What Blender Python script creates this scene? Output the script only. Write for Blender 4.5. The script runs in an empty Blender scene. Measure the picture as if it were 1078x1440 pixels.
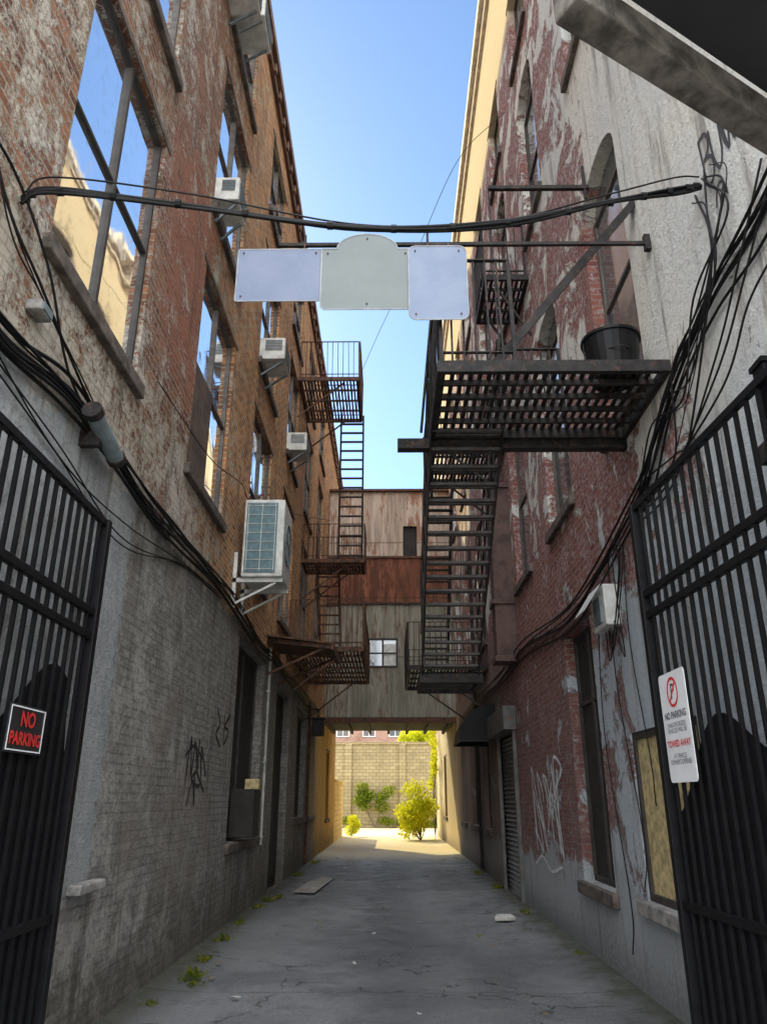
import bpy, math, random
from mathutils import Vector, Matrix
random.seed(7)
R=random.random
def U(a,b): return a+(b-a)*random.random()
scene=bpy.context.scene
col=scene.collection
HW=2.2

# ---------------------------------------------------------------- mesh builder
class MB:
    def __init__(s): s.v=[];s.f=[];s.m=[];s.cm=0
    def add(s,vs,fs):
        o=len(s.v); s.v+= [tuple(v) for v in vs]
        for f in fs: s.f.append(tuple(i+o for i in f)); s.m.append(s.cm)
    def box(s,x0,x1,y0,y1,z0,z1):
        if x0>x1:x0,x1=x1,x0
        if y0>y1:y0,y1=y1,y0
        s.add([(x0,y0,z0),(x1,y0,z0),(x1,y1,z0),(x0,y1,z0),(x0,y0,z1),(x1,y0,z1),(x1,y1,z1),(x0,y1,z1)],
              [(0,3,2,1),(4,5,6,7),(0,1,5,4),(1,2,6,5),(2,3,7,6),(3,0,4,7)])
    def bar(s,p0,p1,w,h,up=(0,0,1)):
        p0=Vector(p0);p1=Vector(p1);t=(p1-p0).normalized();up=Vector(up)
        if abs(t.dot(up))>.98: up=Vector((1,0,0))
        a=t.cross(up).normalized();b=a.cross(t).normalized()
        vs=[]
        for p in (p0,p1):
            for sa,sb in((-1,-1),(1,-1),(1,1),(-1,1)): vs.append(p+a*sa*w/2+b*sb*h/2)
        s.add(vs,[(0,1,2,3),(7,6,5,4),(0,4,5,1),(1,5,6,2),(2,6,7,3),(3,7,4,0)])
    def tube(s,pts,r,n=7):
        pts=[Vector(p) for p in pts];vs=[];k=len(pts)
        prev=None
        for i,p in enumerate(pts):
            t=(pts[min(i+1,k-1)]-pts[max(i-1,0)]).normalized()
            if prev is None:
                up=Vector((0,0,1)) if abs(t.z)<.9 else Vector((1,0,0))
                a=t.cross(up).normalized()
            else:
                a=(prev-t*prev.dot(t)).normalized()
            prev=a;b=t.cross(a)
            rr=r[i] if isinstance(r,(list,tuple)) else r
            for j in range(n):
                q=2*math.pi*j/n; vs.append(p+(a*math.cos(q)+b*math.sin(q))*rr)
        fs=[]
        for i in range(k-1):
            for j in range(n):
                fs.append((i*n+j,i*n+(j+1)%n,(i+1)*n+(j+1)%n,(i+1)*n+j))
        fs.append(tuple(range(n))[::-1]);fs.append(tuple((k-1)*n+j for j in range(n)))
        s.add(vs,fs)
    def poly(s,pts): s.add(pts,[tuple(range(len(pts)))])
    def prism(s,pts,d):
        d=Vector(d);n=len(pts);pts=[Vector(p) for p in pts]
        vs=pts+[p+d for p in pts]
        fs=[tuple(range(n))[::-1],tuple(range(n,2*n))]+[(i,(i+1)%n,(i+1)%n+n,i+n) for i in range(n)]
        s.add(vs,fs)
def mkobj(name,mb,mat,smooth=False,bevel=0):
    me=bpy.data.meshes.new(name); me.from_pydata(mb.v,[],mb.f)
    for m in (mat if isinstance(mat,(list,tuple)) else [mat]): me.materials.append(m)
    me.polygons.foreach_set('material_index',mb.m)
    if smooth: me.polygons.foreach_set('use_smooth',[True]*len(me.polygons))
    me.update()
    o=bpy.data.objects.new(name,me); col.objects.link(o)
    if bevel:
        b=o.modifiers.new('bev','BEVEL');b.width=bevel;b.segments=2;b.limit_method='ANGLE'
    return o
def tag(o,label,cat,group=None):
    o["label"]=label;o["category"]=cat
    if group:o["group"]=group
    return o
def empty(name,loc,label,cat,group=None):
    o=bpy.data.objects.new(name,None);o.location=loc;col.objects.link(o);o.empty_display_size=.2
    return tag(o,label,cat,group)
def par(c,p):
    c.parent=p
    c.matrix_parent_inverse=Matrix.Translation(p.location).inverted() if p.parent is None else Matrix.Identity(4)
    return c
def pieces(mb):
    """split a builder made of boxes/bars into its connected pieces"""
    pa=list(range(len(mb.v)))
    def fd(i):
        while pa[i]!=i: pa[i]=pa[pa[i]];i=pa[i]
        return i
    for f in mb.f:
        for k in f[1:]: pa[fd(k)]=fd(f[0])
    g={}
    for f in mb.f: g.setdefault(fd(f[0]),[]).append(f)
    out=[]
    for fs in g.values():
        m=MB();mp={}
        for f in fs:
            for i in f:
                if i not in mp: mp[i]=len(m.v);m.v.append(mb.v[i])
            m.f.append(tuple(mp[i] for i in f));m.m.append(0)
        out.append(m)
    return out
def part(name,mb,mat,p,label=None,**k):
    if name in('brace','bracket','hinge','clamp'):
        for q in pieces(mb):
            o=mkobj(name,q,mat,**k);par(o,p)
        return o
    o=mkobj(name,mb,mat,**k); par(o,p)
    if label:o["label"]=label
    return o

# ---------------------------------------------------------------- materials
def nd(nt,t,ins=None,**pr):
    n=nt.nodes.new('ShaderNode'+t)
    for k,v in pr.items(): setattr(n,k,v)
    for k,v in (ins or {}).items():
        s=n.inputs[k]
        if isinstance(v,bpy.types.NodeSocket): nt.links.new(v,s)
        else:
            if s.type=='RGBA' and len(v)==3: v=(*v,1)
            s.default_value=v
    return n
def M(nt,op,a,b=None,c=None,clamp=False):
    ins={0:a}
    if b is not None:ins[1]=b
    if c is not None:ins[2]=c
    return nd(nt,'Math',ins,operation=op,use_clamp=clamp).outputs[0]
def mix(nt,f,a,b,bt='MIX'):
    n=nt.nodes.new('ShaderNodeMix');n.data_type='RGBA';n.blend_type=bt;n.clamp_factor=True
    for i,v in((0,f),(6,a),(7,b)):
        s=n.inputs[i]
        if isinstance(v,bpy.types.NodeSocket): nt.links.new(v,s)
        else:
            s.default_value=v if i==0 else (*v[:3],1)
    return n.outputs[2]
def ss(nt,v,a,b,o0=0.,o1=1.):
    return nd(nt,'MapRange',{0:v,1:a,2:b,3:o0,4:o1},interpolation_type='SMOOTHSTEP').outputs[0]
def noise(nt,vec,scale,detail=3,rough=.6,dist=0.):
    return nd(nt,'TexNoise',{'Vector':vec,'Scale':scale,'Detail':float(min(detail,5)),'Roughness':rough,'Distortion':dist}).outputs[0]
def stretch(nt,vec,s):
    return nd(nt,'Mapping',{'Vector':vec,'Scale':s}).outputs[0]
def newmat(name):
    m=bpy.data.materials.new(name);m.use_nodes=True;nt=m.node_tree
    b=nt.nodes['Principled BSDF'];tc=nt.nodes.new('ShaderNodeTexCoord')
    return m,nt,b,tc.outputs['Object']
def simple(name,c,rough=.7,metal=0.,var=.25,scale=6.,bump=.0,c2=None,spec=.5,rust=0.,rustc=(.16,.06,.025)):
    m,nt,b,P=newmat(name)
    n1=noise(nt,P,scale,3,.65)
    f=ss(nt,n1,.3,.7)
    cc=mix(nt,f,tuple(x*(1-var) for x in c),c2 if c2 else tuple(min(1,x*(1+var)) for x in c))
    if rust>0:
        n2=noise(nt,P,scale*1.7,4,.75)
        cc=mix(nt,ss(nt,n2,.62-rust*.3,.72-rust*.3),cc,rustc)
    nt.links.new(cc,b.inputs['Base Color'])
    b.inputs['Roughness'].default_value=rough;b.inputs['Metallic'].default_value=metal
    b.inputs['Specular IOR Level'].default_value=spec
    if bump:
        bp=nd(nt,'Bump',{'Height':n1,'Strength':bump,'Distance':.02})
        nt.links.new(bp.outputs[0],b.inputs['Normal'])
    return m
def brick(nt,vec,c1,c2,mo,w=.215,h=.075,ms=.009,sm=.1):
    n=nd(nt,'TexBrick',{'Vector':vec,'Color1':c1,'Color2':c2,'Mortar':mo,'Scale':1.,'Mortar Size':ms,'Mortar Smooth':sm,'Brick Width':w,'Row Height':h,'Bias':-.1})
    return n.outputs['Color'],n.outputs['Fac']
def wallcoords(nt,P):
    s=nd(nt,'SeparateXYZ',{0:P}).outputs
    xy=M(nt,'ADD',s[0],s[1])
    wob=noise(nt,P,2.5,1,.5)
    zz=M(nt,'ADD',s[2],M(nt,'MULTIPLY',M(nt,'SUBTRACT',wob,.5),.03))
    v=nd(nt,'CombineXYZ',{0:xy,1:zz,2:0.}).outputs[0]
    return s,v

def mat_left():
    m,nt,b,P=newmat('weathered_brick')
    s,v=wallcoords(nt,P);Y,Z=s[1],s[2]
    big=noise(nt,P,.7,2,.6); med=noise(nt,P,2.6,5,.74,.4); fine=noise(nt,P,17,5,.8)
    streak=noise(nt,stretch(nt,P,(3,3,.35)),1.6,3,.7)
    bc,bf=brick(nt,v,(.17,.065,.042),(.42,.19,.10),(.38,.32,.25))
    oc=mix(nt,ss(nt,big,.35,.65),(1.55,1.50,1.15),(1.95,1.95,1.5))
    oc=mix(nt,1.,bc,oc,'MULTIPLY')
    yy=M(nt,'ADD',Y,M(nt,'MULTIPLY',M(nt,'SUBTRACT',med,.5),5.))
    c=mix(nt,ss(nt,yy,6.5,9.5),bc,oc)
    c=mix(nt,M(nt,'MULTIPLY',ss(nt,fine,.50,.68),.6),c,(.10,.06,.042))
    band=M(nt,'MULTIPLY',ss(nt,yy,5.7,6.1),ss(nt,yy,8.1,7.4))
    band=M(nt,'MULTIPLY',band,M(nt,'MULTIPLY',ss(nt,Z,5.2,6.2),ss(nt,Z,8.9,8.0,.2,1.)))
    c=mix(nt,M(nt,'MULTIPLY',band,ss(nt,fine,.40,.55,.2,.8)),c,(.42,.15,.095))
    pe=M(nt,'ADD',M(nt,'MULTIPLY',med,.60),M(nt,'MULTIPLY',fine,.50))
    near=ss(nt,Y,12.5,6.)
    thr=M(nt,'SUBTRACT',.595,M(nt,'MULTIPLY',near,.065))
    thr=M(nt,'ADD',thr,M(nt,'MULTIPLY',band,.05))
    low=ss(nt,Z,5.6,4.3)
    thr=M(nt,'SUBTRACT',thr,M(nt,'MULTIPLY',M(nt,'MULTIPLY',low,near),.06))
    pm=M(nt,'MULTIPLY',M(nt,'SUBTRACT',pe,thr),15.,clamp=True)
    pm=M(nt,'MULTIPLY',pm,M(nt,'SUBTRACT',.9,M(nt,'MULTIPLY',bf,.5)))
    pc=mix(nt,ss(nt,big,.35,.65),(.60,.54,.44),(.68,.64,.58))
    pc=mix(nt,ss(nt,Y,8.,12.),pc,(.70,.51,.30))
    c=mix(nt,pm,c,pc)
    zl=M(nt,'ADD',Z,M(nt,'MULTIPLY',M(nt,'SUBTRACT',med,.5),.9))
    lowm=ss(nt,zl,4.1,3.95)
    gc,_=brick(nt,v,(.30,.285,.26),(.40,.385,.355),(.235,.225,.21))
    gc=mix(nt,ss(nt,med,.45,.62,0,.8),gc,(.45,.435,.405))
    gc=mix(nt,M(nt,'MULTIPLY',ss(nt,fine,.49,.62),.7),gc,(.15,.14,.13))
    gc=mix(nt,M(nt,'MULTIPLY',ss(nt,big,.5,.64),.4),gc,(.29,.245,.20))
    stm=ss(nt,M(nt,'ADD',Y,M(nt,'MULTIPLY',M(nt,'SUBTRACT',fine,.5),.5)),6.15,6.0)
    stm=M(nt,'MULTIPLY',stm,ss(nt,M(nt,'ADD',Z,M(nt,'MULTIPLY',M(nt,'SUBTRACT',fine,.5),.6)),.9,1.0))
    stc=mix(nt,ss(nt,streak,.35,.7),(.38,.40,.41),(.50,.51,.51))
    stc=mix(nt,M(nt,'MULTIPLY',ss(nt,fine,.52,.66),.4),stc,(.22,.22,.22))
    gc=mix(nt,stm,gc,stc)
    gc=mix(nt,ss(nt,Y,22.,25.),gc,(.74,.46,.14))  # warm sun glow at the far end, painted into the wall colour
    c=mix(nt,lowm,c,gc)
    c=mix(nt,M(nt,'MULTIPLY',ss(nt,streak,.52,.74),.6),c,(.09,.07,.055))
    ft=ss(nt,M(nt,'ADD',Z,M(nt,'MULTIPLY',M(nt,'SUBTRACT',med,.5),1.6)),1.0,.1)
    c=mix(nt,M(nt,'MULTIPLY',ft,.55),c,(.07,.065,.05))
    nt.links.new(c,b.inputs['Base Color']);b.inputs['Roughness'].default_value=.88
    b.inputs['Specular IOR Level'].default_value=.25
    inv=M(nt,'SUBTRACT',1.,M(nt,'MULTIPLY',bf,M(nt,'SUBTRACT',1.,M(nt,'MULTIPLY',stm,lowm))))
    h=M(nt,'ADD',inv,M(nt,'MULTIPLY',fine,2.2))
    h=M(nt,'ADD',h,M(nt,'MULTIPLY',pm,.4))
    bp=nd(nt,'Bump',{'Height':h,'Strength':1.,'Distance':.022})
    nt.links.new(bp.outputs[0],b.inputs['Normal'])
    return m
def mat_right():
    m,nt,b,P=newmat('peeling_stucco')
    s,v=wallcoords(nt,P);Y,Z=s[1],s[2]
    big=noise(nt,P,.6,2,.6); med=noise(nt,P,1.3,5,.70,.6); fine=noise(nt,P,15,5,.8)
    streak=noise(nt,stretch(nt,P,(3,3,.3)),1.8,4,.7)
    bc,bf=brick(nt,v,(.21,.065,.052),(.40,.15,.115),(.32,.255,.23))
    bc=mix(nt,M(nt,'MULTIPLY',ss(nt,fine,.46,.64),.6),bc,(.12,.05,.042))
    # worn dull-red paint film hiding some of the courses
    bc=mix(nt,ss(nt,med,.42,.56,0.,.55),bc,(.25,.095,.08))
    wp=M(nt,'ADD',M(nt,'MULTIPLY',med,.30),M(nt,'MULTIPLY',fine,.70))
    wm=M(nt,'MULTIPLY',M(nt,'SUBTRACT',wp,.515),14.,clamp=True)
    bc=mix(nt,M(nt,'MULTIPLY',wm,.75),bc,(.60,.54,.54))
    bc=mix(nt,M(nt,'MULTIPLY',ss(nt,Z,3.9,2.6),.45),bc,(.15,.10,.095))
    st=mix(nt,ss(nt,big,.35,.65),(.76,.73,.66),(.68,.68,.66))
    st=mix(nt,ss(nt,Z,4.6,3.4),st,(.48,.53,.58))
    st=mix(nt,M(nt,'MULTIPLY',ss(nt,streak,.48,.68),.5),st,(.34,.32,.28))
    st=mix(nt,M(nt,'MULTIPLY',ss(nt,fine,.50,.64),.4),st,(.36,.34,.32))
    up=ss(nt,Z,4.6,5.6)
    start=M(nt,'ADD',5.9,M(nt,'MULTIPLY',up,1.5))
    start=M(nt,'ADD',start,M(nt,'MULTIPLY',ss(nt,Z,3.9,2.9),2.6))
    q=M(nt,'SUBTRACT',Y,start)
    q=M(nt,'MINIMUM',q,M(nt,'SUBTRACT',2.2,M(nt,'MULTIPLY',up,1.6)))
    q=M(nt,'ADD',M(nt,'MULTIPLY',q,.11),M(nt,'MULTIPLY',M(nt,'SUBTRACT',med,.5),1.9))
    q=M(nt,'ADD',q,M(nt,'MULTIPLY',M(nt,'SUBTRACT',fine,.5),.16))
    rm=M(nt,'MULTIPLY',q,26.,clamp=True)
    # brick quoins round the near window jamb
    ja=M(nt,'MULTIPLY',ss(nt,M(nt,'ADD',Y,M(nt,'MULTIPLY',fine,.15)),7.26,7.2),M(nt,'MULTIPLY',ss(nt,Y,6.80,6.84),M(nt,'MULTIPLY',ss(nt,Z,4.9,5.),ss(nt,Z,7.75,7.6))))
    rm=M(nt,'MAXIMUM',rm,ja)
    foot=ss(nt,M(nt,'ADD',Z,M(nt,'MULTIPLY',M(nt,'SUBTRACT',med,.5),2.)),1.0,.8)
    rm=M(nt,'MULTIPLY',rm,M(nt,'SUBTRACT',1.,foot))
    rm=M(nt,'MULTIPLY',rm,ss(nt,Z,15.5,14.8))
    edge=M(nt,'MULTIPLY',ss(nt,q,-.03,-.005),ss(nt,q,.02,.0))
    c=mix(nt,rm,st,bc)
    c=mix(nt,M(nt,'MULTIPLY',edge,.7),c,(.13,.10,.09))
    c=mix(nt,M(nt,'MULTIPLY',foot,.7),c,(.38,.39,.40))
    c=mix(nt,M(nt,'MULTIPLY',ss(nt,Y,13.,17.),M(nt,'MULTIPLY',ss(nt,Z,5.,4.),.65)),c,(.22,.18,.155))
    c=mix(nt,M(nt,'MULTIPLY',ss(nt,Y,24.,27.),ss(nt,Z,5.,4.)),c,(.62,.50,.30))  # sunlit warmth beyond the bridge, painted into the stucco colour
    c=mix(nt,ss(nt,Z,14.6,15.4),c,(.68,.58,.38))  # sunlit look of the wall top painted in as cream
    c=mix(nt,M(nt,'MULTIPLY',M(nt,'MULTIPLY',ss(nt,streak,.56,.7),ss(nt,Z,12.,9.)),.45),c,(.11,.09,.08))
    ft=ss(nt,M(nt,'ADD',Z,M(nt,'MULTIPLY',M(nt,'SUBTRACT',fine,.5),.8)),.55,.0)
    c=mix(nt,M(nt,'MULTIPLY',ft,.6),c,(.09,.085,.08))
    nt.links.new(c,b.inputs['Base Color']);b.inputs['Roughness'].default_value=.9
    b.inputs['Specular IOR Level'].default_value=.25
    h=M(nt,'ADD',M(nt,'MULTIPLY',M(nt,'SUBTRACT',1.,bf),rm),M(nt,'MULTIPLY',fine,2.))
    h=M(nt,'SUBTRACT',h,M(nt,'MULTIPLY',rm,1.6))
    bp=nd(nt,'Bump',{'Height':h,'Strength':1.,'Distance':.02})
    nt.links.new(bp.outputs[0],b.inputs['Normal'])
    return m
def mat_ground():
    m,nt,b,P=newmat('worn_pavement')
    s=nd(nt,'SeparateXYZ',{0:P}).outputs
    big=noise(nt,P,.55,3,.6,.5);med=noise(nt,P,2.4,5,.70);fine=noise(nt,P,50,4,.8)
    c=mix(nt,ss(nt,big,.35,.62),(.118,.124,.132),(.185,.19,.197))
    c=mix(nt,M(nt,'MULTIPLY',ss(nt,med,.50,.64),.45),c,(.08,.083,.088))
    c=mix(nt,M(nt,'MULTIPLY',ss(nt,fine,.52,.68),.6),c,(.36,.36,.36))
    c=mix(nt,M(nt,'MULTIPLY',ss(nt,fine,.47,.34),.6),c,(.05,.051,.054))
    ax=M(nt,'ABSOLUTE',M(nt,'ADD',s[0],M(nt,'MULTIPLY',M(nt,'SUBTRACT',med,.5),1.4)))
    c=mix(nt,M(nt,'MULTIPLY',ss(nt,ax,.65,.1),.45),c,(.05,.053,.06))
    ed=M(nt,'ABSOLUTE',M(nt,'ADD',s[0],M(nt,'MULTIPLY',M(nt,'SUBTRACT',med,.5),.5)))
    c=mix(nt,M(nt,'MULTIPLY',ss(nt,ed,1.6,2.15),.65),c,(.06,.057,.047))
    wv=nd(nt,'VectorMath',{0:P,1:nd(nt,'Mapping',{'Vector':nd(nt,'TexNoise',{'Vector':P,'Scale':1.5,'Detail':4.}).outputs[1],'Scale':(1.1,1.1,1.1)}).outputs[0]},operation='ADD').outputs[0]
    vo=nd(nt,'TexVoronoi',{'Vector':wv,'Scale':.5},feature='DISTANCE_TO_EDGE').outputs[0]
    cr=ss(nt,vo,.008,.002)
    cr=M(nt,'MULTIPLY',cr,ss(nt,med,.42,.55,0,.8))
    jy=M(nt,'ABSOLUTE',M(nt,'SUBTRACT',M(nt,'FRACT',M(nt,'DIVIDE',M(nt,'ADD',s[1],M(nt,'MULTIPLY',med,.06)),3.1)),.5))
    cr=M(nt,'MAXIMUM',cr,M(nt,'MULTIPLY',ss(nt,jy,.004,.0015),.6))
    c=mix(nt,cr,c,(.03,.03,.028))
    moss=M(nt,'MULTIPLY',ss(nt,M(nt,'ADD',ed,M(nt,'MULTIPLY',med,.4)),2.1,2.35),.6)
    c=mix(nt,moss,c,(.045,.05,.022))
    c=mix(nt,ss(nt,s[1],22.,28.,0.,.9),c,(.66,.55,.31))  # far end: sunlight painted in as a pale yellow base colour
    nt.links.new(c,b.inputs['Base Color'])
    nt.links.new(ss(nt,med,.35,.65,.55,.85),b.inputs['Roughness'])
    h=M(nt,'SUBTRACT',M(nt,'ADD',M(nt,'MULTIPLY',fine,.7),M(nt,'MULTIPLY',med,1.5)),M(nt,'MULTIPLY',cr,1.5))
    bp=nd(nt,'Bump',{'Height':h,'Strength':.9,'Distance':.014})
    nt.links.new(bp.outputs[0],b.inputs['Normal'])
    return m
def mat_corr(name,ca,cb,rust,rc):
    m,nt,b,P=newmat(name)
    s=nd(nt,'SeparateXYZ',{0:P}).outputs
    sheet=M(nt,'FLOOR',M(nt,'DIVIDE',s[0],.63)); sh2=M(nt,'FLOOR',M(nt,'DIVIDE',s[2],2.05))
    wn=nd(nt,'TexWhiteNoise',{'Vector':nd(nt,'CombineXYZ',{0:sheet,1:sh2,2:3.}).outputs[0]}).outputs[0]
    st=noise(nt,stretch(nt,P,(6,6,.5)),1.6,4,.72)
    c=mix(nt,wn,ca,cb)
    c=mix(nt,M(nt,'MULTIPLY',ss(nt,st,.35,.65),.6),c,tuple(x*.45 for x in ca))
    r=noise(nt,stretch(nt,P,(4,4,.9)),1.5,4,.75)
    c=mix(nt,ss(nt,M(nt,'ADD',r,M(nt,'MULTIPLY',wn,.12)),.70-rust*.3,.80-rust*.3),c,rc)
    lapz=M(nt,'FRACT',M(nt,'DIVIDE',s[2],2.05))
    c=mix(nt,ss(nt,lapz,.03,.0,0,.8),c,(.04,.03,.02))
    nt.links.new(c,b.inputs['Base Color']);b.inputs['Roughness'].default_value=.7
    b.inputs['Metallic'].default_value=.05
    return m
def mat_brickplain(name,c1,c2,mo,w=.215,h=.075,ms=.01):
    m,nt,b,P=newmat(name)
    s,v=wallcoords(nt,P)
    c,f=brick(nt,v,c1,c2,mo,w,h,ms)
    n1=noise(nt,P,.8,4,.7)
    c=mix(nt,M(nt,'MULTIPLY',ss(nt,n1,.45,.7),.5),c,tuple(x*.5 for x in c1))
    nt.links.new(c,b.inputs['Base Color']);b.inputs['Roughness'].default_value=.9
    bp=nd(nt,'Bump',{'Height':M(nt,'SUBTRACT',1.,f),'Strength':.7,'Distance':.01});nt.links.new(bp.outputs[0],b.inputs['Normal'])
    return m
def mat_glass(name,c,metal,rough=.03,lean=None):
    m,nt,b,P=newmat(name)
    n=noise(nt,P,1.3,1,.5);d=noise(nt,P,9,3,.7)
    nt.links.new(mix(nt,M(nt,'MULTIPLY',ss(nt,d,.5,.75),.25),c,(.35,.34,.32)),b.inputs['Base Color'])
    b.inputs['Metallic'].default_value=metal
    nt.links.new(ss(nt,d,.45,.8,rough,rough+.10),b.inputs['Roughness'])
    b.inputs['Specular IOR Level'].default_value=.8
    ins={'Height':n,'Strength':.10,'Distance':.05}
    if lean:
        # shading normal leaned back a few degrees so the panes reflect more sky
        g=nt.nodes.new('ShaderNodeNewGeometry')
        ins['Normal']=nd(nt,'VectorMath',{0:nd(nt,'VectorMath',{0:g.outputs['Normal'],1:(0,0,math.tan(math.radians(lean)))},operation='ADD').outputs[0]},operation='NORMALIZE').outputs[0]
    bp=nd(nt,'Bump',ins);nt.links.new(bp.outputs[0],b.inputs['Normal'])
    return m
def mat_leaf(name,c1,c2):
    m=bpy.data.materials.new(name);m.use_nodes=True;nt=m.node_tree;nt.nodes.clear()
    out=nt.nodes.new('ShaderNodeOutputMaterial');tc=nt.nodes.new('ShaderNodeTexCoord')
    n=noise(nt,tc.outputs['Object'],5,2,.7)
    c=mix(nt,ss(nt,n,.35,.65),c1,c2)
    d=nd(nt,'BsdfDiffuse',{'Color':c});t=nd(nt,'BsdfTranslucent',{'Color':mix(nt,.6,c,(.80,.78,.04))})
    ms=nd(nt,'MixShader',{0:.55,1:d.outputs[0],2:t.outputs[0]})
    nt.links.new(ms.outputs[0],out.inputs[0]);return m

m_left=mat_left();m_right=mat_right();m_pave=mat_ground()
m_iron=simple('black_iron',(.020,.018,.018),.65,.1,.5,9,.3,rust=.25,rustc=(.075,.04,.028),spec=.3)
m_tread=simple('worn_tread_iron',(.055,.05,.048),.6,.1,.5,9,rust=.2,rustc=(.09,.05,.035),spec=.4)
m_gate=simple('gate_iron',(.006,.006,.007),.5,.0,.3,9,spec=.2)
m_rust=simple('rusty_iron',(.055,.03,.022),.8,.1,.4,7,.4,rust=.5,rustc=(.15,.06,.028))
m_frame=simple('window_frame',(.10,.085,.075),.7,0,.35,8,.4)
m_framed=simple('dark_window_frame',(.04,.034,.03),.7,0,.35,8)
m_sill=simple('stone_sill',(.10,.08,.068),.9,0,.5,7,.8)
m_glassA=mat_glass('sky_glass',(.90,.93,.97),.97,.02,4.0)
m_glassA2=mat_glass('sky_glass_newer',(.84,.88,.94),.95,.03,2.8)
m_glassB=mat_glass('dusty_glass',(.18,.19,.20),.5,.08)
m_boardd=simple('dark_board',(.020,.017,.015),.8,0,.4,5)
m_boardb=simple('brown_board',(.10,.07,.055),.8,0,.35,4,.5)
m_yell=simple('osb_board',(.48,.38,.19),.85,0,.35,14,.4)
m_white=simple('white_casing',(.60,.60,.57),.5,0,.2,6)
m_acg=simple('grille_grey',(.14,.17,.18),.6,0,.2,12)
m_teal=simple('teal_fins',(.09,.15,.17),.45,.3,.25,20)
m_cable=simple('cable_rubber',(.007,.007,.008),.6,0,.4,8,spec=.25)
m_corL=mat_corr('corrugated_zinc',(.29,.275,.22),(.45,.425,.35),.35,(.19,.13,.09))
m_corU=mat_corr('corrugated_tan',(.52,.41,.33),(.70,.59,.50),.4,(.34,.19,.12))
m_corR=mat_corr('corrugated_rust',(.24,.09,.052),(.36,.145,.08),.6,(.13,.05,.03))
m_ochre=mat_brickplain('buff_block',(.27,.215,.115),(.34,.275,.15),(.15,.125,.08),.42,.2,.014)
m_yb=mat_brickplain('sun_yellow_block',(.74,.50,.15),(.78,.56,.2),(.45,.34,.16),.42,.2,.014)  # strong yellow stands in for sunlight on the blocks
m_redb=mat_brickplain('red_brick',(.26,.11,.07),(.34,.16,.10),(.35,.3,.25))
m_trim=simple('cornice_paint',(.16,.09,.06),.8,0,.3,5)
m_paint_w=simple('faded_paint_white',(.66,.66,.68),.8,0,.2,10)
m_paint_k=simple('spray_black',(.015,.015,.017),.7)
m_paint_g=simple('spray_grey',(.04,.04,.045),.8)
m_wood=simple('grey_timber',(.10,.088,.08),.85,0,.5,9,.9,spec=.2)
m_shut=simple('steel_shutter',(.12,.118,.115),.5,.3,.3,4,rust=.12)
m_brown=simple('brown_sheet',(.085,.05,.043),.8,.0,.4,5)
m_ga=simple('street_asphalt',(.10,.10,.10),.9,0,.2,3)
m_lit=simple('sun_tinted_concrete',(.66,.55,.30),.9,0,.2,2)  # yellow of the sunlit yard is put into this base colour
m_strt=simple('street_concrete',(.42,.39,.33),.9,0,.2,2)
m_conc=simple('rough_concrete',(.24,.23,.22),.9,0,.4,8,.7)

# ---------------------------------------------------------------- walls
def wall_mesh(sg,y0,y1,z0,z1,ops,depth=.22):
    mb=MB();X=sg*HW;XB=sg*(HW+depth)
    ys=sorted(set([y0,y1]+[o[0] for o in ops]+[o[1] for o in ops]))
    zs=sorted(set([z0,z1]+[o[2] for o in ops]+[o[3] for o in ops]))
    def q(a,b,c,d):
        mb.poly([a,b,c,d] if sg<0 else [d,c,b,a])
    for i in range(len(ys)-1):
        for j in range(len(zs)-1):
            cy=(ys[i]+ys[i+1])/2;cz=(zs[j]+zs[j+1])/2
            if any(o[0]<cy<o[1] and o[2]<cz<o[3] for o in ops): continue
            a,b_,c,d=ys[i],ys[i+1],zs[j],zs[j+1]
            q((X,a,c),(X,b_,c),(X,b_,d),(X,a,d))
    for o in ops:
        a,b_,c,d=o[:4];ar=o[4] if len(o)>4 else 0
        zs_=d-ar
        q((X,a,c),(XB,a,c),(XB,b_,c),(X,b_,c))
        q((X,a,zs_),(XB,a,zs_),(XB,a,c),(X,a,c))
        q((X,b_,c),(XB,b_,c),(XB,b_,zs_),(X,b_,zs_))
        if not ar: q((X,b_,d),(XB,b_,d),(XB,a,d),(X,a,d))
        else:
            n=10;P=[]
            for k in range(n+1):
                t=math.pi*(1-k/n); P.append(((a+b_)/2+(b_-a)/2*math.cos(t),zs_+ar*math.sin(t)))
            for k in range(n):
                (p,zp),(r,zr)=P[k],P[k+1]
                q((X,p,zp),(X,r,zr),(X,r,d),(X,p,d))
                q((X,r,zr),(XB,r,zr),(XB,p,zp),(X,p,zp))
    return mb
def body(mb,x0,x1,y0,y1,z1):
    mb.poly([(x0,y0,0),(x1,y0,0),(x1,y0,z1),(x0,y0,z1)]);mb.poly([(x1,y1,0),(x0,y1,0),(x0,y1,z1),(x1,y1,z1)])
    xb=x0 if abs(x0)>abs(x1) else x1
    mb.poly([(xb,y0,0),(xb,y1,0),(xb,y1,z1),(xb,y0,z1)])
    mb.poly([(x0,y0,z1),(x1,y0,z1),(x1,y1,z1),(x0,y1,z1)])
def SX(sg,off): return sg*(HW-off)
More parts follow.
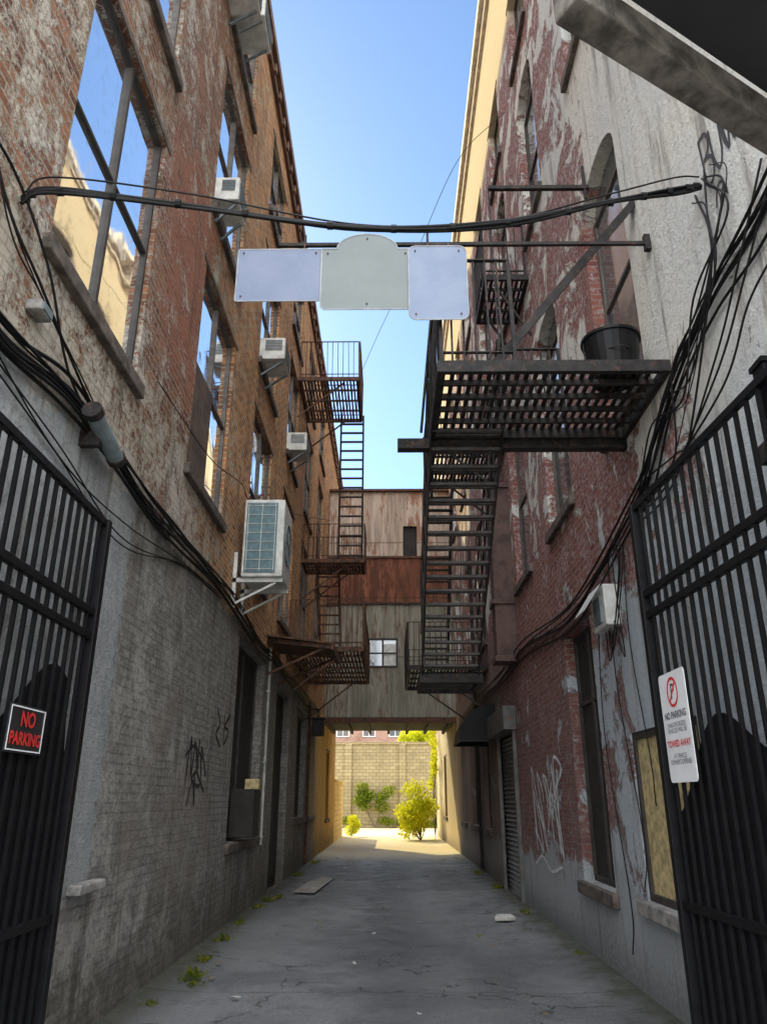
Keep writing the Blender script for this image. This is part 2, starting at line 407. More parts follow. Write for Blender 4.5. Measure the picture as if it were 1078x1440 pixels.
def window(sg,B,y0,y1,z0,z1,arch=0,fm=None,gm=None,mull=1,rail=.5,low=None,rec=None,sill=True,fw=.06,lintel=True):
    fm=fm or m_frame;gm=gm or m_glassA
    if rec is None: rec=.045 if sg<0 else .12
    mb=MB();xa=SX(sg,-rec-.05);xb=SX(sg,-rec)
    mb.box(xa,xb,y0,y0+fw,z0,z1-arch);mb.box(xa,xb,y1-fw,y1,z0,z1-arch)
    mb.box(xa,xb,y0+fw,y1-fw,z0,z0+fw)
    zz=z1-arch if arch else z1-fw
    mb.box(xa,xb,y0+fw,y1-fw,zz-(fw if arch else 0),zz+(0 if arch else fw))
    inner_top=zz-(fw if arch else 0)
    for k in range(mull):
        yc=y0+(y1-y0)*(k+1)/(mull+1)
        mb.box(xa,xb+ -sg*.004,yc-fw*.55,yc+fw*.55,z0+fw,inner_top)
    zr=z0+(z1-arch-z0)*(rail or .5)
    if rail:
        mb.box(xa,xb,y0+fw,y1-fw,zr-fw*.35,zr+fw*.35)
        if sg>0:
            mb.box(xb,xb-sg*.02,y0+fw,y0+fw*1.5,z0+fw,zr-.03);mb.box(xb,xb-sg*.02,y1-fw*1.5,y1-fw,z0+fw,zr-.03)
    w=part('window',mb,fm,B,bevel=.004)
    g=MB();xg=SX(sg,-rec-.025)
    pts=[(xg,y0,z0),(xg,y1,z0)]
    if arch:
        for k in range(11):
            t=math.pi*k/10;pts.append((xg,(y0+y1)/2+(y1-y0)/2*math.cos(t),z1-arch+arch*math.sin(t)))
    else: pts+=[(xg,y1,z1),(xg,y0,z1)]
    g.poly(pts if sg<0 else pts[::-1])
    def sub(name,mbx,mat,label=None,**k):
        o=mkobj(name,mbx,mat,**k);o.parent=w
        if label:o["label"]=label
        return o
    sub('glass_pane',g,gm)
    if low:
        l=MB();zq=z0+(z1-z0)*low[0];l.box(xb-sg*.005,xb-sg*.03,y0+.04,y0+(y1-y0)*low[1],z0+.02,zq)
        sub('board',l,m_boardb,'boarded lower sash')
    if sill:
        l=MB();l.box(SX(sg,-rec),SX(sg,.065),y0-.09,y1+.09,z0-.13,z0-.003)
        sub('sill',l,m_sill,bevel=.012)
    if lintel and not arch:
        l=MB();l.box(SX(sg,-.02),SX(sg,.012),y0-.12,y1+.12,z1+.002,z1+.07)
        sub('lintel',l,m_sill if sg<0 else m_brown,bevel=.006)
    return w

# LEFT BUILDING
YE=32.0
LY=[(3.93,5.70),(7.45,9.25),(11.0,12.85),(14.6,16.35),(18.05,19.8),(21.6,23.3)]
opsL=[]
for a,b_ in LY:
    opsL.append((a,b_,5.0,7.68));opsL.append((a+.02,b_-.02,8.62,11.0));opsL.append((a+.04,b_-.04,11.9,13.65))
lowL=[(11.0,13.4,1.05,3.85),(15.0,17.1,0.0,3.7),(18.6,20.6,1.2,3.6),(21.8,23.2,1.2,3.5),(27.5,28.9,1.0,3.2)]
H1=14.55
left=empty('brick_building',(-5,16,0),'tall weathered brick building with peeling white paint lining the alley','building')
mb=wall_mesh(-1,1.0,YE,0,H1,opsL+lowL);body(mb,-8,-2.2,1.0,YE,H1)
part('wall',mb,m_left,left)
mb=MB();mb.box(-8,-5,1.5,YE,H1+.002,25.6);part('sun_blocker',mb,m_redb,left,'unseen brick block added on the roof to shade the opposite wall')  # unseen block added to keep the sun off the opposite wall
mb=MB();mb.box(-2.3,-2.05,.95,YE+.05,H1+.003,H1+.22);mb.box(-2.3,-2.13,.97,YE+.03,H1-.2,H1)
for i in range(51): mb.box(-2.2,-2.08,1.2+i*.6,1.32+i*.6,H1-.197,H1-.003)
part('cornice',mb,m_trim,left,bevel=.01)
for i,(a,b_) in enumerate(LY):
    window(-1,left,a,b_,5.0,7.68,low=(.5,.48) if i==1 else None,fm=m_frame if i else m_framed,fw=.045,gm=m_glassA if i!=2 else m_glassA2)
    window(-1,left,a+.02,b_-.02,8.62,11.0,fw=.05,gm=m_glassA2)
    window(-1,left,a+.04,b_-.04,11.9,13.65,fw=.05,gm=m_glassA2)
window(-1,left,11.0,13.4,1.05,3.85,gm=m_boardd,fm=m_framed,mull=1,rail=None,rec=.14)
mb=MB();mb.box(-2.42,-2.36,15.0,17.1,0.01,3.7)
for k in range(3): mb.box(-2.36,-2.34,15.1+k*.68,15.65+k*.68,.2,3.4)
part('door',mb,m_boardd,left,'tall dark wooden loading door')
for o in lowL[2:]: window(-1,left,*o,gm=m_boardd,fm=m_framed,rec=.14)
mb=MB();mb.box(-2.2,-2.09,5.66,6.15,.99,1.06)
part('ledge',mb,m_conc,left,bevel=.015)

# RIGHT BUILDING
opsR=[];RA=[(5.62,6.85),(8.4,9.75),(11.2,12.6),(14.1,15.5),(17.0,18.4),(20.,21.4),(23.,24.4)]
for a,b_ in RA:
    opsR.append((a,b_,5.0,8.0,.33));opsR.append((a+.1,b_-.05,9.9,12.7,.33));opsR.append((a+.1,b_-.05,13.5,15.2,.0))
lowR=[(8.2,9.5,.75,3.5),(13.8,15.7,0.0,2.75),(5.6,7.2,.8,2.17),(17.6,18.8,1.0,3.4),(20.2,21.6,1.0,3.4),(23.2,24.4,1.0,3.4),(31,32.3,1.0,3.2)]
H2=18.1
right=empty('stucco_building',(5,18,0),'tall building with cream stucco peeling off red brick along the alley','building')
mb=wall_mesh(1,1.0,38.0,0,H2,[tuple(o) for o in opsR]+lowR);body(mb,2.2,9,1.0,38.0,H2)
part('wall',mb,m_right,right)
mb=MB();mb.box(2.02,2.3,.95,38.05,H2+.003,H2+.3);mb.box(2.12,2.3,.97,38.03,H2-.25,H2)
part('cornice',mb,simple('cream_cornice',(.6,.55,.45),.8),right,bevel=.01)
for i,(a,b_) in enumerate(RA):
    window(1,right,a,b_,5.0,8.0,arch=.33,fm=m_frame,gm=m_glassB,mull=0,rail=.55)
    window(1,right,a+.1,b_-.05,9.9,12.7,arch=.33,fm=m_framed,gm=m_glassB,mull=0)
    window(1,right,a+.1,b_-.05,13.5,15.2,fm=m_framed,gm=m_glassB,mull=0)
w=window(1,right,8.2,9.5,.75,3.5,gm=m_boardd,fm=m_framed,mull=1,rail=.7)
for o in lowR[3:]: window(1,right,*o,gm=m_boardd,fm=m_framed)
mb=MB()
mb.box(2.24,2.3,5.66,7.14,.86,2.11)
part('board',mb,m_yell,right,'yellowed particle board closing an old window')
mb=MB();mb.box(2.215,2.3,5.6,5.66,.8,2.17);mb.box(2.215,2.3,7.14,7.2,.8,2.17);mb.box(2.215,2.3,5.66,7.14,.8,.86);mb.box(2.215,2.3,5.66,7.14,2.11,2.17)
part('frame',mb,m_framed,right)
mb=MB();mb.box(2.12,2.3,5.54,7.3,.68,.797);part('sill',mb,m_conc,right,bevel=.01)
mb=MB()
n=34
for i in range(n):
    z=.02+i*2.7/n
    mb.add([(2.25,13.8,z),(2.25,15.7,z),(2.21,15.7,z+.03),(2.21,13.8,z+.03),(2.25,13.8,z+2.7/n),(2.25,15.7,z+2.7/n)],[(0,1,2,3)[::-1],(3,2,5,4)[::-1]])
mb.box(2.14,2.26,13.72,13.8,0,2.75);mb.box(2.14,2.26,15.7,15.78,0,2.75)
mb.box(1.98,2.2,13.6,15.9,2.75,3.15)
part('roller_shutter',mb,m_shut,right,'ribbed steel roll-down shutter')
mb=MB();mb.box(1.84,2.2,12.9,13.3,3.9,7.0);mb.box(1.80,2.2,12.86,13.34,7.0,7.1);mb.box(1.80,2.2,12.86,13.34,3.8,3.9);mb.box(1.80,2.2,12.86,13.34,4.8,4.88)
part('chute',mb,m_brown,right,'rusty brown sheet-metal chute',bevel=.008)

# ---------------------------------------------------------------- bridge
br=empty('covered_bridge',(0,28,4.1),'corrugated metal covered bridge spanning the alley between both buildings','bridge')
def corr(x0,x1,y,z0,z1,amp=.016,per=.076):
    mb=MB();n=int((x1-x0)/per*6);vs=[];fs=[]
    for i in range(n+1):
        x=x0+(x1-x0)*i/n;yy=y+amp*math.sin(2*math.pi*x/per);vs+=[(x,yy,z0),(x,yy,z1)]
    for i in range(n): fs.append((2*i,2*i+2,2*i+3,2*i+1))
    mb.add(vs,fs);return mb
yb=25.8
def merge(ms):
    r=MB()
    for m_ in ms: r.add(m_.v,m_.f)
    return r
wx0,wx1,wz0,wz1=-.74,.28,5.8,6.8
part('lower_cladding',merge([corr(-2.19,wx0,yb,4.15,8.1),corr(wx1,2.19,yb,4.15,8.1),corr(wx0,wx1,yb,4.15,wz0),corr(wx0,wx1,yb,wz1,8.1)]),m_corL,br)
part('middle_cladding',corr(-2.19,2.19,yb-.05,8.05,9.7),m_corR,br,'heavily rusted corrugated band')
part('upper_cladding',merge([corr(-2.19,.5,yb,9.7,12.25),corr(1.0,2.19,yb,9.7,12.25),corr(.5,1.0,yb,10.9,12.25)]),m_corU,br)
mb=MB();mb.box(-2.19,2.19,yb+.06,30.5,4.12,4.3);mb.box(-2.19,2.19,yb+.2,30.5,12.0,12.2);mb.box(-2.19,2.19,30.4,30.5,4.3,12.0);mb.box(.4,1.1,yb+.1,yb+.15,9.6,11.)
for k in range(7): mb.box(-2.19+k*.7,-2.1+k*.7,yb+.05,30.4,3.98,4.118)
part('deck',mb,m_boardd,br)
mb=MB();mb.box(-2.19,2.19,yb-.09,yb-.03,3.98,4.16);mb.box(-2.19,2.19,yb-.09,yb-.055,8.0,8.08);mb.box(-2.19,2.19,yb-.1,yb-.055,9.66,9.74)
part('beam',mb,m_rust,br)
mb=MB();mb.box(-2.19,2.19,yb-.12,30.6,12.25,12.33);part('roof',mb,m_rust,br)
mb=MB()
for a,b_,c,d in((wx0,wx1,wz0,wz0+.06),(wx0,wx1,wz1-.06,wz1),(wx0,wx0+.06,wz0+.06,wz1-.06),(wx1-.06,wx1,wz0+.06,wz1-.06),((wx0+wx1)/2-.03,(wx0+wx1)/2+.03,wz0+.06,wz1-.06),(wx0+.06,(wx0+wx1)/2-.03,6.27,6.31),((wx0+wx1)/2+.03,wx1-.06,6.27,6.31)):
    mb.box(a,b_,yb-.03,yb+.02,c,d)
wb=part('window',mb,m_framed,br)
mb=MB();mb.box(wx0,wx1,yb+.021,yb+.025,wz0,wz1);o=mkobj('glass_pane',mb,m_glassB);o.parent=wb
mb=MB();mb.box((wx0+wx1)/2+.03,wx1-.06,yb+.005,yb+.018,wz0+.07,6.6);o=mkobj('blind',mb,m_white);o.parent=wb

# ---------------------------------------------------------------- fire escapes
def platform_mb(x0,x1,y0,y1,z,sl=.042,gap=.08,along='y'):
    mb=MB()
    if along=='y':
        n=int((x1-x0)/gap)
        for i in range(n):
            x=x0+.02+i*gap; mb.box(x,x+sl,y0,y1,z,z+.012)
    else:
        n=int((y1-y0)/gap)
        for i in range(n):
            y=y0+.02+i*gap; mb.box(x0,x1,y,y+sl,z,z+.012)
    return mb
def frame_mb(x0,x1,y0,y1,z,h=.09,joists=3):
    mb=MB();w=.05
    mb.box(x0,x1,y0-w,y0,z-h+.02,z+.02);mb.box(x0,x1,y1,y1+w,z-h+.02,z+.02)
    for k in (0,1):
        xx=x0 if k==0 else x1-w
        mb.box(xx-.001 if k==0 else xx,xx+w,y0,y1,z-h+.02,z-.002)
    for j in range(joists):
        y=y0+(y1-y0)*(j+1)/(joists+1);mb.box(x0+w,x1-w,y-.015,y+.015,z-.05,z-.002)
    return mb
def rail_mb(pts,h=1.0,sp=.12,r=.008,post=.02,bend=0.):
    mb=MB();pts=[Vector(p) for p in pts]
    for a,b_ in zip(pts,pts[1:]):
        up=Vector((U(-bend,bend),U(-bend,bend),h))
        mb.bar(a+up,b_+up,.035,.012);mb.bar(a+up*.12,b_+up*.12,.03,.01)
        L=(b_-a).length;n=max(1,int(L/sp))
        for i in range(1,n):
            p=a+(b_-a)*i/n;j=Vector((U(-bend,bend)*.5,U(-bend,bend)*.5,0));mb.bar(p+j,p+up,r*2,r*2)
        for p in(a,b_): mb.bar(p-Vector((0,0,.05)),p+up,post*1.5,post*1.5)
    return mb
def stair(B,p0,p1,x0,x1,n,mat,treadd=.17,rail=True,sides=(0,1),tm=None):
    (ya,za),(yb_,zb)=p0,p1
    mb=MB()
    for x in(x0,x1): mb.bar((x,ya,za),(x,yb_,zb),.012,.14)
    part('stringer',mb,mat,B)
    t0=None
    for i in range(n):
        f=(i+.5)/n;y=ya+(yb_-ya)*f;z=za+(zb-za)*f
        if t0 is None:
            m_=MB()
            for k in range(3): m_.box(x0+.01,x1-.01,-treadd/2+k*treadd/3+0,-treadd/2+k*treadd/3+treadd/3*.6,-.005,.005)
            m_.box(x0+.01,x1-.01,-treadd/2-.006,-treadd/2,-.022,.005)
            t0=m_
            o=mkobj('tread',t0,tm or mat);me=o.data
        else:
            o=bpy.data.objects.new('tread',me);col.objects.link(o)
        o.parent=B;o.matrix_parent_inverse=Matrix.Translation(B.location).inverted();o.location=(0,y,z)
        o.rotation_euler=(U(-.04,.04),0,0)
    if rail:
        mb=MB()
        for s_ in sides:
            x=(x0,x1)[s_]
            for h in(.45,.9): mb.bar((x,ya,za+h),(x,yb_,zb+h),.02,.02)
            for i in range(0,n+1,max(1,n//6)):
                f=i/n;y=ya+(yb_-ya)*f;z=za+(zb-za)*f;mb.bar((x,y,z),(x,y,z+.9),.018,.018)
        part('handrail',mb,mat,B)

fe=empty('fire_escape',(1.3,5.7,4.8),'black iron fire escape with slatted platform on the stucco wall','fire escape','iron fire escapes on the alley walls')
part('platform',platform_mb(.40,2.18,5.15,6.25,4.80,sl=.036,gap=.075),m_iron,fe)
part('frame',frame_mb(.38,2.2,5.15,6.25,4.8,.10,4),m_iron,fe)
mb=MB();mb.box(.08,2.2,6.3,6.4,4.64,4.74);part('beam',mb,m_iron,fe,'long timber-dark outrigger beam')
part('railing',rail_mb([(1.0,5.15,4.8),(.42,5.15,4.8),(.42,6.25,4.8),(.42,6.9,4.4)],1.0,.085,bend=.03),m_iron,fe)
part('railing',rail_mb([(1.05,6.28,4.8),(1.65,6.28,4.8)],.9,.085,bend=.05),m_iron,fe)
mb=MB();mb.bar((2.2,5.33,6.6),(.87,5.26,4.9),.07,.02,(0,1,0));mb.bar((2.2,5.40,6.6),(.87,5.30,4.9),.012,.07,(0,1,0))
mb.bar((2.2,6.5,7.9),(1.1,6.5,7.9),.045,.045);mb.bar((2.16,6.5,7.75),(2.16,6.5,8.2),.03,.03)
mb.bar((.30,6.3,4.8),(.45,6.6,6.4),.02,.02);mb.bar((1.1,6.5,7.9),(1.1,6.4,4.8),.014,.014)
part('brace',mb,m_iron,fe)
stair(fe,(6.1,4.78),(8.9,3.0),.38,1.03,17,m_iron,sides=(0,1),tm=m_tread)
mb=merge([platform_mb(.35,1.06,8.9,9.8,2.95,along='x'),frame_mb(.35,1.08,8.9,9.8,2.95,.1,2)]);part('landing',mb,m_iron,fe)

def escape(label,sg,x_out,y0,y1,z,mat,sides,h=1.0,j=3):
    xo,xw=(x_out,2.2) if sg>0 else (-2.2,x_out)
    e=empty('fire_escape',((xo+xw)/2,(y0+y1)/2,z),label,'fire escape','iron fire escapes on the alley walls')
    part('platform',platform_mb(xo+.02,xw-.01,y0,y1,z),mat,e)
    part('frame',frame_mb(xo,xw,y0,y1,z,.1,j),mat,e)
    X=x_out
    pts=[(sg*2.15,y0,z),(X,y0,z),(X,y1,z),(sg*2.15,y1,z)]
    part('railing',rail_mb([pts[i] for i in sides],h,.12,bend=.015),mat,e)
    mb=MB()
    for y in(y0+.1,y1-.1): mb.bar((sg*2.2,y,z-1.0),(X*.75+sg*2.2*.25,y,z-.06),.035,.035)
    part('brace',mb,mat,e)
    return e
e=escape('narrow iron fire escape platform high on the stucco wall',1,1.5,9.8,10.9,9.3,m_iron,(0,1,2,3))
e=escape('black iron fire escape platform beside the brown chute',1,.75,13.0,14.6,7.9,m_iron,(0,1,2,3))
stair(e,(14.6,7.9),(17.4,4.5),.8,1.35,16,m_iron)
e=escape('dark iron fire escape landing under the corrugated bridge',1,.42,17.0,20.4,4.4,m_iron,(0,1,2,3))
e=escape('upper iron fire escape platform on the brick wall with tall railing',-1,-.72,16.0,18.1,11.2,m_rust,(0,1,2,3),1.05)
mb=MB()
for x in(-1.27,-.68): mb.bar((x,18.0,7.1),(x,18.0,11.25),.02,.05)
part('stringer',mb,m_iron,e)
m_=MB();m_.box(-1.27,-.68,-.09,.0,-.01,.012);o0=None
for i in range(15):
    if o0 is None: o=o0=mkobj('tread',m_,m_tread)
    else: o=bpy.data.objects.new('tread',o0.data);col.objects.link(o)
    o.parent=e;o.matrix_parent_inverse=Matrix.Translation(e.location).inverted();o.location=(0,18.0,7.3+i*.262)
e=escape('small rusty fire escape landing at mid height on brick',-1,-.62,18.0,19.0,7.2,m_rust,(0,1,2,3),.0+.95)
stair(e,(18.2,7.2),(20.2,4.7),-1.85,-1.3,12,m_rust,sides=(0,1))
e=escape('long lower iron fire escape balcony hung above the loading door',-1,-.56,16.0,20.8,4.62,m_rust,(0,1,2,3),1.05,5)
cn=empty('door_canopy',(-1.6,14.2,4.2),'rusty sheet-metal canopy jutting over the alley','canopy')
mb=MB();mb.prism([(-2.2,13.4,4.35),(-1.0,13.5,4.22),(-1.0,15.0,4.22),(-2.2,15.2,4.35)],(0,0,.03));part('roof',mb,m_rust,cn)
mb=MB();mb.bar((-2.19,13.6,3.7),(-1.1,13.6,4.2),.04,.04);mb.bar((-2.19,14.9,3.7),(-1.1,14.9,4.2),.04,.04);mb.box(-1.04,-1.0,13.5,15.0,4.12,4.218);mb.bar((-2.19,13.55,4.3),(-1.0,13.55,4.18),.03,.08)
part('bracket',mb,m_rust,cn)
an=empty('awning',(1.9,16.8,2.9),'small black fabric awning above a side door','awning')
mb=MB();prof=[(2.2-.75*math.sin(t),2.75+.75*math.cos(t)) for t in [i*math.pi/2/8 for i in range(9)]]
for (xa,za),(xb_,zb) in zip(prof,prof[1:]): mb.poly([(xa,16.2,za),(xa,17.8,za),(xb_,17.8,zb),(xb_,16.2,zb)])
mb.poly([(2.2,16.2,2.75)]+[(x,16.2,z) for x,z in prof]);mb.poly([(2.2,17.8,2.75)]+[(x,17.8,z) for x,z in prof])
part('cover',mb,m_gate,an)
mb=MB();mb.bar((2.2,16.2,2.74),(1.45,16.2,2.74),.03,.03);mb.bar((2.2,17.8,2.74),(1.45,17.8,2.74),.03,.03);mb.bar((1.45,16.2,2.74),(1.45,17.8,2.74),.03,.03);part('frame',mb,m_iron,an)

# ---------------------------------------------------------------- AC units
def window_ac(y,z,label,w=.62,d=.42,h=.42):
    e=empty('air_conditioner',(-2.2,y,z),label,'air conditioner','window air conditioners on the brick wall')
    x0,x1=-2.24,-2.3+d+.1
    mb=MB();mb.box(x0,x1,y,y+w,z,z+h);part('casing',mb,m_white,e,bevel=.012)
    mb=MB()
    for i in range(11):
        zz=z+.04+i*(h-.08)/11;mb.box(x1+.001,x1+.012,y+.04,y+w-.04,zz,zz+.016)
        mb.box(x0+.12,x1-.05,y-.01,y-.001,zz,zz+.014) if i>3 else None
    part('grille',mb,m_acg,e)
    mb=MB()
    mb.bar((-2.19,y+.08,z-.28),(x1-.05,y+.08,z-.02),.03,.03);mb.bar((-2.19,y+w-.08,z-.28),(x1-.05,y+w-.08,z-.02),.03,.03)
    part('bracket',mb,m_acg,e)
window_ac(7.5,8.72,'white window air conditioner on a metal bracket above the sill',.5,.3,.36)
window_ac(11.1,8.66,'white box air conditioner in an upper brick window')
window_ac(14.7,8.66,'off-white air conditioner hanging from a distant brick window')
window_ac(7.6,12.2,'grey air conditioner high up beneath the cornice')
window_ac(6.8,11.9,'grey air conditioner high up beneath the cornice',.6)
e=empty('condenser_unit',(-1.9,10.5,4.4),'large white air conditioning condenser on a wall bracket','air conditioner')
mb=MB();mb.box(-2.08,-1.50,10.15,10.95,4.52,5.68);part('casing',mb,m_white,e,bevel=.02)
mb=MB();mb.box(-2.04,-1.60,10.13,10.149,4.58,5.62)
part('back_panel',mb,m_teal,e)
mb=MB()
for i in range(3): mb.box(-2.02+i*.195,-2.012+i*.195,10.118,10.13,4.6,5.6)
for i in range(8): mb.box(-2.03,-1.62,10.12,10.13,4.62+i*.135,4.626+i*.135)
part('grille',mb,m_white,e)
mb=MB();cx=[(-1.489,10.55+.3*math.cos(q),5.1+.3*math.sin(q)) for q in [i*math.pi/12 for i in range(25)]]
mb.tube(cx,.012,5)
for q in range(6):
    a=q*math.pi/6;mb.bar((-1.489,10.55+.3*math.cos(a),5.1+.3*math.sin(a)),(-1.489,10.55-.3*math.cos(a),5.1-.3*math.sin(a)),.008,.008)
part('fan_guard',mb,m_acg,e)
mb=MB()
for y in(10.22,10.85):
    mb.box(-2.2,-1.5,y,y+.05,4.46,4.519);mb.box(-2.2,-2.15,y,y+.05,4.1,4.9);mb.bar((-2.17,y+.025,4.15),(-1.6,y+.025,4.45),.03,.03)
part('bracket',mb,m_white,e)

# ---------------------------------------------------------------- gates
def gate(sg,xf,y0,y1,zt,label,rails,sheet,x_near):
    e=empty('iron_gate',(xf,y0,0),label,'gate','open iron gates')
    def X(y): return x_near+(xf-x_near)*(y-y0)/(y1-y0)
    mb=MB()
    mb.bar((X(y1),y1,0.06),(X(y1),y1,zt+.03),.065,.065)
    mb.bar((X(y0),y0,0.06),(X(y0),y0,zt+.03),.065,.065)
    for z in rails: mb.bar((X(y0),y0,z),(X(y1),y1,z),.04,.05)
    part('frame',mb,m_gate,e,bevel=.004)
    n=int((y1-y0)/.118);o0=None
    for i in range(1,n):
        y=y0+(y1-y0)*i/n
        if o0 is None:
            m_=MB();m_.bar((0,0,.08),(0,0,zt),.022,.022);o=o0=mkobj('bar',m_,m_gate)
        else:o=bpy.data.objects.new('bar',o0.data);col.objects.link(o)
        o.parent=e;o.matrix_parent_inverse=Matrix.Translation(e.location).inverted();o.location=(X(y),y,0)
    pts=[];k=24
    for i in range(k+1):
        y=y0+(y1-.03-y0)*i/k;pts.append((y,sheet(i/k)))
    mb=MB();xo=sg*.016
    P=[(X(y0)+xo,y0,.1),(X(y1)+xo,y1-.03,.1)]+[(X(y)+xo,y,z) for y,z in pts[::-1]]
    mb.prism(P,(sg*.004,0,0));part('sheet',mb,m_gate,e,'black sheet-metal privacy panel with curved top')
    return e
gl=gate(-1,-2.0,2.7,5.0,3.42,'black iron bar gate folded open against the brick wall',[3.42,2.78,2.62,.95,.12],lambda t:2.15+.22*math.sin(t*9.+.4)-(.35 if t>.93 else 0),-1.98)
gr=gate(1,1.80,2.7,5.2,3.6,'black iron bar gate folded open against the stucco wall',[3.6,2.95,2.8,1.0,.12],lambda t:2.25-.55*t+.2*math.sin(t*11),1.93)
e=empty('gate_post',(1.98,3.45,0),'thick black steel gate post beside the open gate','gate post')
mb=MB();mb.box(1.93,2.07,3.38,3.50,0,3.72);part('post',mb,m_gate,e,bevel=.006)
mb=MB();mb.box(1.92,2.08,3.37,3.51,3.72,3.75);part('cap',mb,m_gate,e)
mb=MB();mb.box(1.9,1.95,3.35,3.54,3.2,3.3);part('hinge',mb,m_iron,e)

def text(s,size,o,ax,mat,p,name='lettering',bold=0.0):
    cu=bpy.data.curves.new('t','FONT');cu.body=s;cu.size=size;cu.align_x='CENTER';cu.align_y='CENTER';cu.offset=bold;cu.space_line=.85
    t=bpy.data.objects.new('t',cu);col.objects.link(t)
    dg=bpy.context.evaluated_depsgraph_get();me=bpy.data.meshes.new_from_object(t.evaluated_get(dg))
    bpy.data.objects.remove(t)
    X,Y=Vector(ax[0]),Vector(ax[1]);Nn=X.cross(Y)
    M4=Matrix(((X.x,Y.x,Nn.x,o[0]),(X.y,Y.y,Nn.y,o[1]),(X.z,Y.z,Nn.z,o[2]),(0,0,0,1)))
    me.transform(M4);me.materials.clear();me.materials.append(mat)
    ob=bpy.data.objects.new(name,me);col.objects.link(ob);par(ob,p);return ob
m_sblack=simple('sign_black',(.02,.02,.022),.4,0,.1);m_sred=simple('sign_red',(.62,.03,.03),.5,0,.1);m_swhite=simple('sign_white',(.78,.79,.82),.45,0,.06,4)
m_sblk2=simple('sign_ink',(.05,.05,.09),.5,0,.1)
sn=empty('no_parking_sign',(-1.94,4.2,1.8),'black no parking sign with red letters wired to gate','sign')
mb=MB();mb.box(-1.955,-1.95,3.97,4.40,1.83,2.075);part('panel',mb,m_sblack,sn)
mb=MB()
for a,b_,c,d in((3.982,4.388,1.84,1.847),(3.982,4.388,2.058,2.065),(3.982,3.989,1.847,2.058),(4.381,4.388,1.847,2.058)): mb.box(-1.949,-1.947,a,b_,c,d)
part('border',mb,m_swhite,sn)
A=((0,1,0),(0,0,1));text('NO',.108,(-1.946,4.185,2.0),A,m_sred,sn,bold=.003);text('PARKING',.088,(-1.946,4.185,1.9),A,m_sred,sn,bold=.003)
sr=empty('no_parking_sign',(1.78,4.8,1.72),'white no parking towed away sign fixed to the gate','sign')
xs=1.775
def rrect(y0,y1,z0,z1,r,x,n=5):
    P=[]
    for cy,cz,a0 in((y1-r,z1-r,0),(y0+r,z1-r,90),(y0+r,z0+r,180),(y1-r,z0+r,270)):
        for i in range(n+1):
            a=math.radians(a0+90*i/n);P.append((x,cy+r*math.cos(a),cz+r*math.sin(a)))
    return P
mb=MB();mb.prism(rrect(4.62,5.07,1.70,2.36,.03,xs),(.004,0,0));part('panel',mb,m_swhite,sr)
A=((0,-1,0),(0,0,1));xt=xs-.002
mb=MB();c=(4.845,2.235);n=32
for i in range(n):
    a,b_=2*math.pi*i/n,2*math.pi*(i+1)/n
    mb.poly([(xt,c[0]+r*math.cos(q),c[1]+r*math.sin(q)) for q,r in((a,.075),(b_,.075),(b_,.093),(a,.093))])
mb.bar((xt,c[0]-.055,c[1]+.055),(xt,c[0]+.055,c[1]-.055),.002,.014,(0,1,1));part('symbol',mb,m_sred,sr)
text('P',.13,(xt+.0005,c[0],c[1]),A,m_sblk2,sr,bold=.002)
text('NO PARKING',.060,(xt,4.845,2.095),A,m_sblk2,sr,bold=.0015)
text('UNAUTHORIZED\nVEHICLES WILL BE',.040,(xt,4.845,2.02),A,m_sblk2,sr)
text('TOWED AWAY',.056,(xt,4.845,1.925),A,m_sred,sr,bold=.0015)
text("AT VEHICLE\nOWNER'S EXPENSE",.040,(xt,4.845,1.835),A,m_sblk2,sr)

# ---------------------------------------------------------------- hanging blank signs
def blank(name,c1,c2):
    m,nt,b,P=newmat(name);n1=noise(nt,stretch(nt,P,(1,1,4)),14,4,.8);n2=noise(nt,P,3,3,.6)
    c=mix(nt,ss(nt,n2,.35,.65),c1,c2);c=mix(nt,ss(nt,n1,.60,.68,0,.3),c,tuple(x*1.35 for x in c2))
    c=mix(nt,ss(nt,n1,.42,.34,0,.3),c,tuple(x*.7 for x in c1))
    nt.links.new(c,b.inputs['Base Color']);b.inputs['Roughness'].default_value=.55;return m
mS1=blank('faded_blue_panel',(.165,.205,.315),(.195,.235,.345));mS2=blank('faded_grey_panel',(.17,.20,.205),(.19,.22,.225));mS3=blank('faded_white_panel',(.18,.235,.355),(.215,.27,.39))
mb=MB();mb.bar((-.92,5.13,5.97),(2.2,5.13,5.97),.03,.03);mb.bar((2.17,5.13,5.9),(2.17,5.13,6.05),.05,.05)
mb.bar((-.7,5.13,5.95),(-.7,5.13,6.07),.02,.02);mb.bar((.33,5.13,5.95),(.33,5.13,6.09),.02,.02)
tag(mkobj('sign_pole',mb,m_iron),'thin dark iron bar fixed across the alley holding signs','pole')
def xrr(x0,x1,z0,z1,r,y,n=5):
    P=[]
    for cx,cz,a0 in((x1-r,z1-r,0),(x0+r,z1-r,90),(x0+r,z0+r,180),(x1-r,z0+r,270)):
        for i in range(n+1):
            a=math.radians(a0+90*i/n);P.append((cx+r*math.cos(a),y,cz+r*math.sin(a)))
    return P
m_sedge=simple('sign_edge',(.28,.30,.33),.5)
